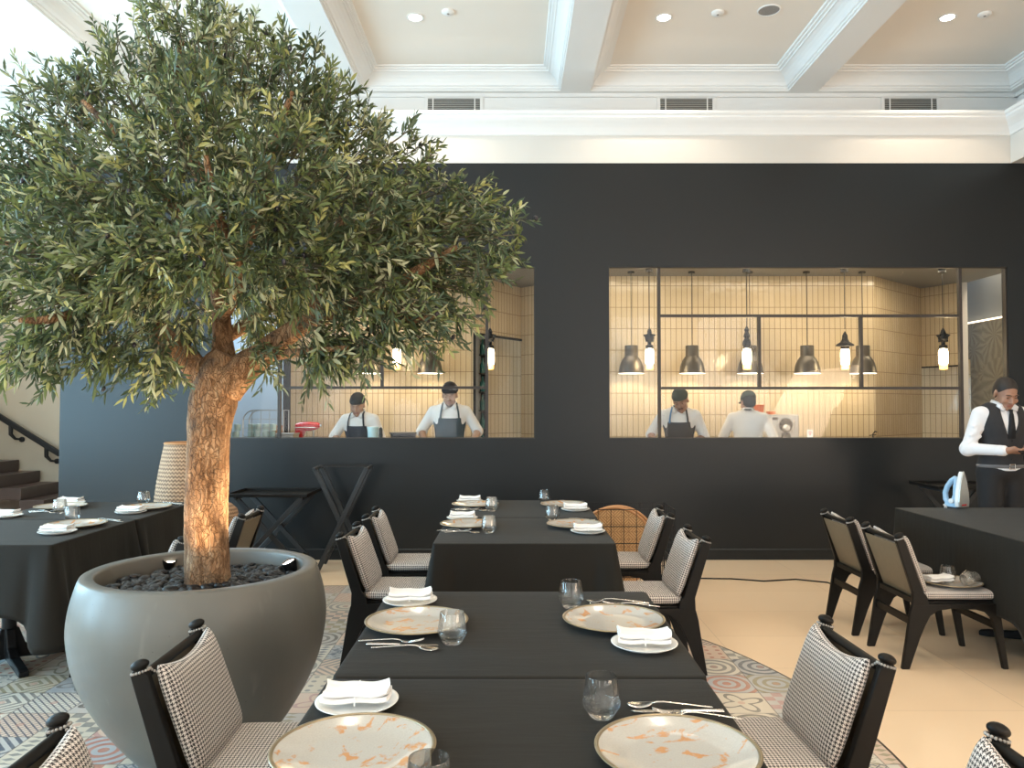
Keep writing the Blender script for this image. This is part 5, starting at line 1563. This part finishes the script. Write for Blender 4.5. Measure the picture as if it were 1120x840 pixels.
# ================================================================== PEOPLE (smooth bodies grown from a distance field)
def Rx(a): return np.array(Matrix.Rotation(a, 3, 'X'))
def Ry(a): return np.array(Matrix.Rotation(a, 3, 'Y'))
def Rz(a): return np.array(Matrix.Rotation(a, 3, 'Z'))
class Field:
    def __init__(s): s.p = []
    def cap(s, a, b, r1, r2=None, k=.02, sub=False, flat=False):
        a = np.array(a, float); b = np.array(b, float); r2 = r1 if r2 is None else r2
        lo = np.minimum(a-r1, b-r2); hi = np.maximum(a+r1, b+r2)
        lo = np.minimum(lo, a-max(r1, r2)); hi = np.maximum(hi, b+max(r1, r2))
        lo = np.minimum(np.minimum(a, b)-max(r1, r2), lo); hi = np.maximum(np.maximum(a, b)+max(r1, r2), hi)
        def f(P):
            ba = b-a; L2 = ba @ ba
            t0 = ((P-a) @ ba)/L2; t = np.clip(t0, 0, 1)
            d = np.linalg.norm(P-a-t[..., None]*ba, axis=-1)-(r1+(r2-r1)*t)
            if flat:
                L = math.sqrt(L2); d = np.maximum(d, np.maximum(-t0*L, (t0-1)*L))
            return d
        s.p.append((f, lo, hi, k, sub)); return s
    def ell(s, c, r, M_=None, k=.02, sub=False):
        c = np.array(c, float); r = np.array(r, float); R_ = np.eye(3) if M_ is None else M_
        m = r.max()
        def f(P):
            q = (P-c) @ R_
            k0 = np.linalg.norm(q/r, axis=-1); k1 = np.linalg.norm(q/(r*r), axis=-1)
            return np.where(k1 > 1e-9, k0*(k0-1)/np.maximum(k1, 1e-9), -r.min())
        s.p.append((f, c-m, c+m, k, sub)); return s
    def mesh(s, h, clips=()):
        add = [p for p in s.p if not p[4]]
        lo = np.min([p[1] for p in add], 0)-3*h-.01; hi = np.max([p[2] for p in add], 0)+3*h+.01
        n = np.ceil((hi-lo)/h).astype(int)+1
        F = np.full(n, .5, np.float32)
        ax = [lo[i]+h*np.arange(n[i]) for i in range(3)]
        for (f, a, b, k, sub) in s.p:
            pad = k+3*h
            i0 = np.maximum(0, np.floor((a-pad-lo)/h).astype(int)); i1 = np.minimum(n, np.ceil((b+pad-lo)/h).astype(int)+1)
            if np.any(i1 <= i0): continue
            sl = tuple(slice(i0[j], i1[j]) for j in range(3))
            P = np.stack(np.meshgrid(*[ax[j][sl[j]] for j in range(3)], indexing='ij'), -1)
            d = f(P); g = F[sl]
            if sub:
                d = -d; hh = np.clip(.5-.5*(g-d)/k, 0, 1) if k > 0 else (d > g)*1.0
                F[sl] = g*(1-hh)+d*hh + k*hh*(1-hh)
            else:
                hh = np.clip(.5+.5*(g-d)/k, 0, 1)
                F[sl] = g*(1-hh)+d*hh - k*hh*(1-hh)
        if clips:
            P = np.stack(np.meshgrid(*ax, indexing='ij'), -1)
            for (pt, nrm) in clips:
                F = np.maximum(F, ((P-np.array(pt)) @ np.array(nrm)).astype(np.float32))
        return nets(F, lo, h)
def nets(F, lo, h):
    S = F < 0
    nx, ny, nz_ = F.shape
    cnt = np.zeros((nx-1, ny-1, nz_-1), np.float32); pos = np.zeros((nx-1, ny-1, nz_-1, 3), np.float32)
    c8 = [(a, b, c) for a in (0, 1) for b in (0, 1) for c in (0, 1)]
    def cell(A, o): return A[o[0]:nx-1+o[0], o[1]:ny-1+o[1], o[2]:nz_-1+o[2]]
    for i, a in enumerate(c8):
        for b in c8[i+1:]:
            df = [b[j]-a[j] for j in range(3)]
            if sum(abs(v) for v in df) != 1: continue
            Fa, Fb = cell(F, a), cell(F, b); cr = (Fa < 0) != (Fb < 0)
            t = np.where(cr, Fa/np.where(cr, Fa-Fb, 1), 0)
            cnt += cr
            for j in range(3): pos[..., j] += np.where(cr, a[j]+t*df[j], 0)
    act = cnt > 0
    idx = -np.ones(act.shape, np.int64); ii = np.argwhere(act); idx[act] = np.arange(len(ii))
    V = (ii + pos[act]/cnt[act][:, None])*h + lo
    faces = []
    for ax_ in range(3):
        o = [0, 0, 0]; o[ax_] = 1
        A = S[:nx-o[0], :ny-o[1], :nz_-o[2]]; B_ = S[o[0]:, o[1]:, o[2]:]
        e = np.argwhere(A != B_); u, v = [(1, 2), (2, 0), (0, 1)][ax_]
        ok = (e[:, u] > 0) & (e[:, v] > 0) & (e[:, 0] < nx-1) & (e[:, 1] < ny-1) & (e[:, 2] < nz_-1)
        e = e[ok]
        du = np.zeros(3, int); du[u] = 1; dv = np.zeros(3, int); dv[v] = 1
        q = [e, e-du, e-du-dv, e-dv]
        q = np.stack([idx[tuple(w_.T)] for w_ in q], 1)
        flip = ~S[tuple(e.T)]
        q[flip] = q[flip][:, ::-1]
        faces.append(q)
    Q = np.concatenate(faces); Q = Q[(Q >= 0).all(1)]
    return V, Q
def fobj(name, VQ, mats, parent, fm=None, smooth_it=2):
    V, Q = VQ
    me = bpy.data.meshes.new(name); me.from_pydata(V.tolist(), [], Q.tolist())
    if not hasattr(mats, '__len__'): mats = [mats]
    for m in mats: me.materials.append(m)
    if fm is not None:
        cc = V[Q].mean(1); me.polygons.foreach_set('material_index', fm(cc).astype(np.int32))
    me.polygons.foreach_set('use_smooth', [True]*len(me.polygons)); me.update()
    o = bpy.data.objects.new(name, me); C.objects.link(o); o.parent = parent
    if smooth_it:
        sm_ = o.modifiers.new('soften', 'SMOOTH'); sm_.iterations = smooth_it; sm_.factor = .5
    return o

def person(label, loc, rz, height, P, cloth, h=.006, cat='person'):
    """P: pose dictionary in a local frame (facing -Y); joints in metres for a 1.75 m body."""
    t = thing('person', label, cat, loc, rz)
    sc = height/1.75
    lean = Rx(P.get('lean', 0))
    hip = np.array([0, 0, .93])
    def up(p): return hip + lean @ (np.array(p, float)-hip)     # upper body leans about the hips
    J = {}
    neck = up((0, .01, 1.47)); chest = up((0, 0, 1.30)); waist = up((0, 0, 1.06))
    sw = P.get('sw', .172)
    shL, shR = up((sw, .01, 1.402)), up((-sw, .01, 1.402))
    eL, eR = np.array(P['elbow_l']), np.array(P['elbow_r']); wL, wR = np.array(P['wrist_l']), np.array(P['wrist_r'])
    hd = P.get('head_rot', np.eye(3)); hc = up((0, 0, 1.575)) + np.array(P.get('head_off', (0, 0, 0)))
    def hp(p): return hc + hd @ np.array(p, float)
    # ---------------- body (one continuous skin)
    def torso(F, g=0.0, k=.05):
        F.ell(up((0, .0, 1.31)), (.165+g, .105+g, .15+g), lean, k=k)
        F.ell(up((0, .0, 1.15)), (.145+g, .098+g, .14+g), lean, k=k)
        F.ell((0, 0, .98), (.155+g, .105+g, .12+g), k=k)
        F.cap(up((-.13, .01, 1.388)), up((.13, .01, 1.388)), .054+g, k=k)
        F.cap(up((-.07, .015, 1.425)), up((.07, .015, 1.425)), .045+g, k=k)
    def arm(F, s, e, w_, g=0., k=.03, to=1.0, r=(.052, .041, .027)):
        F.cap(s, e, r[0]+g, r[1]+g, k=k)
        if to > 0:
            e2 = e+(w_-e)*to
            F.cap(e, e2, r[1]+g, r[1]+(r[2]-r[1])*to+g, k=k)
    def legs(F, g=0., k=.04):
        for s in (-1, 1):
            F.cap((s*.085, 0, .93), (s*.095, -.01, .50), .085+g, .058+g, k=k)
            F.cap((s*.095, -.01, .50), (s*.10, .02, .09), .056+g, .040+g, k=k)
    B_ = Field(); torso(B_); legs(B_)
    B_.cap(up((0, .015, 1.42)), hp((0, .02, -.07)), .057, .052, k=.035)
    for (s, e, w_) in ((shL, eL, wL), (shR, eR, wR)): arm(B_, s, e, w_)
    for s in (-1, 1): B_.cap((s*.10, .03, .06), (s*.11, -.13, .03), .038, .028, k=.03)
    # head
    B_.ell(hp((0, .018, .035)), (.074, .094, .084), hd, k=.02)
    B_.ell(hp((0, -.022, -.03)), (.060, .066, .080), hd, k=.025)
    B_.ell(hp((0, -.040, -.078)), (.044, .043, .034), hd, k=.022)
    B_.ell(hp((0, -.078, -.098)), (.016, .014, .014), hd, k=.02)
    B_.cap(hp((0, -.082, .012)), hp((0, -.108, -.028)), .008, .0125, k=.012)
    for s in (-1, 1):
        B_.ell(hp((s*.013, -.097, -.034)), (.009, .010, .008), hd, k=.008)
        B_.ell(hp((s*.033, -.093, .006)), (.017, .012, .011), hd, k=.012, sub=True)
        B_.cap(hp((s*.012, -.086, .024)), hp((s*.048, -.076, .022)), .008, .006, k=.012)
        B_.ell(hp((s*.042, -.066, -.03)), (.022, .020, .02), hd, k=.02)
        B_.ell(hp((s*.076, .012, -.008)), (.009, .020, .031), hd @ Rz(s*.35), k=.008)
        B_.ell(hp((s*.031, -.0765, .004)), (.0125, .0115, .0095), hd, k=.006)
    B_.cap(hp((-.019, -.087, -.058)), hp((.019, -.087, -.058)), .0055, k=.006)
    B_.cap(hp((-.016, -.086, -.068)), hp((.016, -.086, -.068)), .0065, k=.006)
    B_.cap(hp((-.022, -.097, -.063)), hp((.022, -.097, -.063)), .0022, k=.004, sub=True)
    # hands
    tips = {}
    for side, w_, Hm in ((1, wL, P.get('hand_l')), (-1, wR, P.get('hand_r'))):
        if Hm is None: continue
        Rm, curl = Hm
        def hq(p): return w_ + Rm @ np.array(p, float)
        sg = -side        # thumb side
        for i, (y, L) in enumerate(((-.030, .062), (-.0105, .077), (.0105, .084), (.030, .076))):
            yy = y*sg if True else y
            B_.cap(hq((.005, yy*.55, 0)), hq((.088, yy, .002)), .0155, .0115, k=.012)
            a = curl[i]; p0 = np.array([.088, yy, .002]); ang = 0; rr_ = .0098
            for seg, fr_ in enumerate((.45, .32, .23)):
                ang += a*(.75, 1.0, .8)[seg]
                p1 = p0+np.array([math.cos(ang), 0, -math.sin(ang)])*L*fr_
                B_.cap(hq(p0), hq(p1), rr_, rr_*.92, k=.004); p0 = p1; rr_ *= .92
        B_.cap(hq((.012, .018*sg, -.004)), hq((.045, .040*sg, -.012)), .016, .0125, k=.012)
        tp_ = P.get('thumb', (.3,))[0]
        B_.cap(hq((.045, .040*sg, -.012)), hq((.072, (.052-tp_*.03)*sg, -.012+tp_*.02)), .0115, .0105, k=.006)
        B_.cap(hq((.072, (.052-tp_*.03)*sg, -.012+tp_*.02)), hq((.096, (.050-tp_*.08)*sg, -.010+tp_*.02)), .0102, .0088, k=.004)
    def lipmask(c):
        q = (c-hc) @ hd
        return ((np.abs(q[:, 0]) < .024) & (q[:, 1] < -.083) & (q[:, 2] < -.052) & (q[:, 2] > -.074)).astype(int)
    body = fobj('body', B_.mesh(h), [cloth['skin'], M['lips']], t, lipmask, 1)
    # eyes and brows
    eb = MB()
    for s in (-1, 1):
        p = hp((s*.031, -.0835, .0005)); eb.ball(Vector(p), (.0085, .006, .0035), 10, 8, M=Matrix(hd.tolist()).to_4x4())
    eb.build('eyes', M['eye_dark'], t, smooth='all')
    eb = MB()
    for s in (-1, 1):
        eb.tube([hp((s*.012, -.0935, .022)), hp((s*.028, -.091, .0275)), hp((s*.048, -.079, .0235))], [.0028, .0036, .002], 6)
    eb.build('eyebrows', M['hair'], t, smooth='all')
    if P.get('moustache'):
        MB().tube([hp((-.026, -.088, -.054)), hp((-.012, -.0975, -.047)), hp((0, -.0995, -.046)), hp((.012, -.0975, -.047)), hp((.026, -.088, -.054))], [.003, .005, .0045, .005, .003], 8).build('moustache', M['hair'], t, smooth='all')
    if P.get('beard'):
        Bd = Field(); Bd.ell(hp((0, -.040, -.080)), (.0475, .0465, .034), hd, k=.01); Bd.ell(hp((0, -.074, -.098)), (.021, .018, .016), hd, k=.015)
        Bd.ell(hp((0, -.09, -.058)), (.026, .02, .012), hd, k=.006, sub=True)
        nb = hd @ np.array([0, .55, .83])
        fobj('beard', Bd.mesh(.005, [(hp((0, -.03, -.066)), nb)]), M['stubble'], t, None, 1)
    # hair
    Hf = Field(); Hf.ell(hp((0, .022, .039)), (.0765, .0965, .0868), hd, k=.02)
    Hf.ell(hp((0, .055, -.01)), (.066, .058, .06), hd, k=.03)
    for s in (-1, 1): Hf.ell(hp((s*.076, .010, -.01)), (.016, .024, .036), hd, k=.006, sub=True)
    n1 = hd @ np.array([0, -.80, -.60]); 
    fobj('hair', Hf.mesh(.005, [(hp((0, -.052, .052)), n1), (hp((0, .03, -.055)), hd @ np.array([0, -.25, -.97]))]), M['hair'], t, None, 1)
    # cap
    if 'cap' in cloth:
        Cf = Field(); Cf.ell(hp((0, .022, .046)), (.086, .106, .088), hd, k=.02)
        Cf.cap(hp((0, .02, .05)), hp((0, .03, .074)), .076, .066, k=.03)
        fobj('cap', Cf.mesh(.005, [(hp((0, 0, .040)), hd @ np.array([0, .18, -1.])/1.016)]), cloth['cap'], t, None, 1)
        if P.get('brim') is not None:
            bm_ = MB(); a0 = P['brim']
            vv = []; N = 14
            for j, rr_ in enumerate((.082, .155)):
                for i in range(N+1):
                    th = a0-R(38)+R(76)*i/N; q_ = (1-((i/N-.5)*2)**2)
                    rad = rr_ if j == 0 else .095+.06*q_**.6
                    for zt_ in (0, .004): vv.append(Vector(hp((rad*math.cos(th), rad*math.sin(th)*1.1, .044-zt_-(.022 if j else 0)))))
            ff = []
            def id_(j, i, k_): return (j*(N+1)+i)*2+k_
            for i in range(N):
                ff += [(id_(0, i, 0), id_(0, i+1, 0), id_(1, i+1, 0), id_(1, i, 0)), (id_(0, i, 1), id_(1, i, 1), id_(1, i+1, 1), id_(0, i+1, 1)), (id_(1, i, 0), id_(1, i+1, 0), id_(1, i+1, 1), id_(1, i, 1))]
            bm_.add(vv, ff).build('cap_brim', cloth['cap'], t, smooth=True)
    # shirt / jacket
    Sf = Field(); torso(Sf, .014, .05)
    Sf.cap(up((0, .015, 1.43)), up((0, .008, 1.485)), .064, .057, k=.03)
    sl = cloth.get('sleeve', 1.0)
    for (s, e, w_) in ((shL, eL, wL), (shR, eR, wR)):
        if sl >= 1:
            arm(Sf, s, e, w_, .008, .03, .93, (.049, .040, .030))
            d_ = (w_-e)/np.linalg.norm(w_-e); c0 = e+(w_-e)*.80; Sf.cap(c0, e+(w_-e)*.97, .041, .039, k=.006, flat=True)
            for q_ in (.25, .5, .72): # cloth folds
                m_ = s+(e-s)*q_; Sf.cap(m_+np.array([.05, -.035, .02]), m_+np.array([-.05, -.040, -.03]), .013, .009, k=.012)
            Sf.ell(e+np.array([0, .0, -.005]), (.049, .048, .050), k=.03)
        else:
            Sf.cap(s, s+(e-s)*1.0, .060, .056, k=.03); 
            if sl > .5: Sf.cap(e, e+(w_-e)*(sl-.5), .056, .054, k=.02, flat=True)
    clips = [((0, 0, .90), (0, 0, -1.))]
    nk = up((0, 0, 1.49)); clips.append((nk, lean @ np.array([0, .25, .97])))
    fobj('shirt', Sf.mesh(h, clips), cloth['shirt'], t, None, 2)
    # collar
    for s in (-1, 1):
        q = MB(); a = [up((s*.012, -.078, 1.455)), up((s*.045, -.075, 1.492)), up((s*.070, -.01, 1.512)), up((s*.045, .06, 1.515)), up((0, .072, 1.515))]
        b_ = [up((s*.055, -.105, 1.430)), up((s*.085, -.075, 1.463)), up((s*.082, -.01, 1.483)), up((s*.055, .072, 1.478)), up((0, .085, 1.475))]
        vv = [Vector(x) for x in a]+[Vector(x) for x in b_]
        q.add(vv, [(i, i+1, i+6, i+5) for i in range(4)])
        o = q.build('collar', cloth['shirt'], t, smooth='all'); sd = o.modifiers.new('thick', 'SOLIDIFY'); sd.thickness = .005
    if cloth.get('vest'):
        Vf = Field(); torso(Vf, .024, .05)
        # deep neckline in front, open armholes
        Vf.cap(up((0, -.14, 1.50)), up((0, -.145, 1.27)), .108, .045, k=.004, sub=True)
        Vf.ell(up((0, .0, 1.53)), (.10, .12, .07), lean, k=.01, sub=True)
        for s in (-1, 1): Vf.cap(up((s*.195, -.03, 1.42)), up((s*.235, -.02, 1.24)), .062, .045, k=.01, sub=True)
        vo = fobj('vest', Vf.mesh(h, [((0, 0, 1.00), (0, 0, -1.))]), M['vest'], t, None, 1)
        fb = MB()
        for q_ in (1.20, 1.13, 1.06): fb.ball(Vector(up((.0, -.129 if q_ > 1.1 else -.128, q_))), (.007, .004, .007), 10, 6)
        fb.build('buttons', M['metal_dark'], vo, smooth='all')
        tf = MB(); tk = [(1.445, .020, -.112), (1.425, .013, -.119), (1.40, .019, -.124), (1.30, .029, -.131), (1.22, .033, -.133)]
        vv = []
        for (z, w_, y) in tk:
            for (sx, dy) in ((-1, .004), (0, -.006), (1, .004)): vv.append(Vector(up((sx*w_, y+dy+.003, z))))
        ff = [(i*3+j, i*3+j+1, i*3+j+4, i*3+j+3) for i in range(len(tk)-1) for j in range(2)]
        o = tf.add(vv, ff).build('tie', M['trousers'], t, smooth='all'); sd = o.modifiers.new('thick', 'SOLIDIFY'); sd.thickness = .006
        MB().tube([(.165*math.cos(a), .118*math.sin(a), .995) for a in [2*PI*i/28 for i in range(29)]], .0165, 8).build('belt', M['steel_belt'], t, smooth=True)
        q = MB(); q.tube([(-.02, -.138, 1.013), (.022, -.138, 1.013), (.022, -.138, .977), (-.02, -.138, .977), (-.02, -.138, 1.013)], .004, 8); q.build('belt_buckle', M['chrome'], t, smooth=True)
    if cloth.get('apron'):
        Af = Field(); torso(Af, .022, .05)
        for s in (-1, 1):   # bib narrows towards the chest
            Af.cap(up((s*.215, -.10, 1.42)), up((s*.155, -.14, 1.17)), .098, .045, k=.01, sub=True)
            Af.cap(up((s*.24, .02, 1.4)), up((s*.24, .02, .9)), .085, .085, k=.01, sub=True)
        top = up((0, 0, 1.345))
        yb = up((0, -.02, 1.3))[1]
        fobj('apron', Af.mesh(h, [(top, lean @ np.array([0, 0, 1.])), ((0, yb, 0), (0, 1., 0)), ((0, 0, .80), (0, 0, -1.))]), cloth['apron'], t, None, 1)
        for s in (-1, 1):
            q = MB(); cp_ = [up((s*.098, -.118, 1.335)), up((s*.092, -.108, 1.40)), up((s*.078, -.070, 1.475)), up((s*.068, .00, 1.502)), up((s*.03, .082, 1.49)), up((0, .088, 1.487))]
            for i in range(len(cp_)-1): q.bar(cp_[i], cp_[i+1], .020, .006, up=tuple(np.array(cp_[i])-np.array(up((0, 0, 1.40)))))
            q.build('apron_strap', cloth['strap'] if (s == P.get('strap_side', 1) and 'strap' in cloth) else cloth['apron'], t)
    # trousers and shoes
    Tf = Field(); Tf.ell((0, 0, .96), (.168, .118, .10), k=.04)
    for s in (-1, 1):
        Tf.cap((s*.085, 0, .93), (s*.095, -.01, .50), .100, .076, k=.03); Tf.cap((s*.095, -.01, .50), (s*.10, .02, .10), .075, .062, k=.03)
    fobj('trousers', Tf.mesh(.010, [((0, 0, .985), (0, 0, 1.)), ((0, 0, .07), (0, 0, -1.))]), cloth.get('trousers', M['trousers']), t, None, 1)
    for s in (-1, 1):
        Ff = Field(); Ff.cap((s*.10, .045, .045), (s*.113, -.16, .034), .046, .038, k=.02)
        fobj('shoe', Ff.mesh(.010, [((0, 0, 0), (0, 0, -1.))]), M['trousers'], t, None, 1)
    t.scale = (sc, sc, sc)
    return t
M['steel_belt'] = simple('glossy_grey_belt', (0.16, 0.16, 0.17), .25, nscale=30, namp=.1)
M['stubble'] = simple('short_beard', (0.10, 0.058, 0.042), .8, nscale=150, namp=.4)

# ---- waiter looking down at a phone
def frame(x, z):
    x = np.array(x, float); x /= np.linalg.norm(x); z = np.array(z, float); z -= x*(z @ x); z /= np.linalg.norm(z)
    return np.stack([x, np.cross(z, x), z], 1)
wp = at(1094, 500, 6.12)
Pw = dict(lean=R(3), head_rot=Rz(R(-4)) @ Rx(R(26)), head_off=(.0, -.045, -.012),
          elbow_r=(-.275, -.02, 1.13), wrist_r=(-.125, -.255, 1.125), elbow_l=(.275, -.02, 1.13), wrist_l=(.13, -.255, 1.125),
          hand_r=(frame((.80, -.42, -.02), (.0, .30, .95)), (.55, .6, .65, .6)), hand_l=(frame((-.80, -.42, -.02), (.0, .30, .95)), (.55, .6, .65, .6)), thumb=(.6,))
Pw['hand_r'] = (frame((.85, -.45, -.05), (-.25, -.45, -.80)), (.35, .45, .5, .5))
Pw['hand_r'] = (frame((.85, -.40, .0), (-.10, -.35, -.93)), (.45, .5, .55, .55))
Pw['hand_l'] = (frame((-.85, -.40, .0), (.10, -.35, -.93)), (.45, .5, .55, .55))
wt = person('waiter in black vest, white shirt and black tie looking down at a phone', (wp.x, 6.12, 0), R(2), 1.755, Pw, dict(skin=M['skin2'], shirt=M['shirt'], vest=True), h=.0055)
pm = MB().box(-.075, .075, -.036, .036, -.0045, .0045)
ph = pm.build('phone', M['metal_dark'], None, bevel=.004)
ph.location = (wp.x+.005, 6.12-.33, 1.128); ph.rotation_euler = (R(24), 0, 0)
tag(ph, 'black mobile phone held level in the hands of the waiter', 'phone')
scn = MB().box(-.070, .070, -.033, .033, .0046, .0052).build('phone_screen', M['metal_dark'], ph)

# ---- chefs in the kitchen
def chef(px, Y, rz, height, P, cloth, label, h=.008):
    return person(label, (at(px, 450, Y).x, Y, 0), rz, height, P, cloth, h)
hr_dn = (frame((.25, -.45, -.85), (.1, .85, -.5)), (.5, .5, .5, .5)); hl_dn = (frame((-.25, -.45, -.85), (-.1, .85, -.5)), (.5, .5, .5, .5))
chef(396, 8.36, R(-12), 1.66, dict(lean=R(9), head_rot=Rz(R(8)) @ Rx(R(20)), head_off=(.0, -.03, -.01), elbow_r=(-.30, -.10, 1.20), wrist_r=(-.08, -.26, 1.09), elbow_l=(.26, -.05, 1.16), wrist_l=(.10, -.28, 1.05), hand_r=(frame((.7, -.4, -.5), (.2, .3, .9)), (.6,)*4), hand_l=hl_dn),
     dict(skin=M['skin'], shirt=M['jacket'], sleeve=.5, apron=M['apron'], cap=M['cap_black']), 'chef in white jacket and navy apron bending over the aqua tub')
chef(492, 8.3, R(4), 1.765, dict(lean=R(7), head_rot=Rz(R(-5)) @ Rx(R(13)), head_off=(.0, -.02, 0), elbow_r=(-.30, -.03, 1.19), wrist_r=(-.24, -.24, 1.06), elbow_l=(.30, -.03, 1.19), wrist_l=(.22, -.26, 1.06), hand_r=hr_dn, hand_l=hl_dn, beard=True),
     dict(skin=M['skin'], shirt=M['jacket'], sleeve=.62, apron=M['apron_teal'] if 'apron_teal' in M else M['apron'], cap=M['cap_black']), 'bearded chef in black cap and dark apron beside the dark doorway')
chef(743, 8.3, R(-14), 1.72, dict(lean=R(10), head_rot=Rz(R(-12)) @ Ry(R(-8)) @ Rx(R(26)), head_off=(.02, -.04, -.015), elbow_r=(-.31, -.03, 1.18), wrist_r=(-.24, -.27, 1.10), elbow_l=(.27, .0, 1.15), wrist_l=(.05, -.27, 1.09), hand_r=hr_dn, hand_l=(frame((-.8, -.3, -.3), (-.1, .4, .9)), (.6,)*4), moustache=True, strap_side=-1),
     dict(skin=M['skin2'], shirt=M['jacket'], sleeve=.5, apron=M['apron_grey'], strap=M['strap_blue'], cap=M['cap_green']), 'chef with moustache, dark green cap and blue apron strap looking down')
chef(818, 8.45, R(180-18), 1.675, dict(lean=R(6), head_rot=Rz(R(24)) @ Rx(R(10)), head_off=(.0, -.01, 0), elbow_r=(-.28, -.06, 1.18), wrist_r=(-.16, -.28, 1.06), elbow_l=(.28, -.06, 1.18), wrist_l=(.16, -.28, 1.06), hand_r=hr_dn, hand_l=hl_dn, brim=R(-90)),
     dict(skin=M['skin2'], shirt=M['jacket'], sleeve=.5, apron=M['apron_grey'], cap=M['cap_green']), 'chef seen from behind in white jacket and dark green peaked cap')
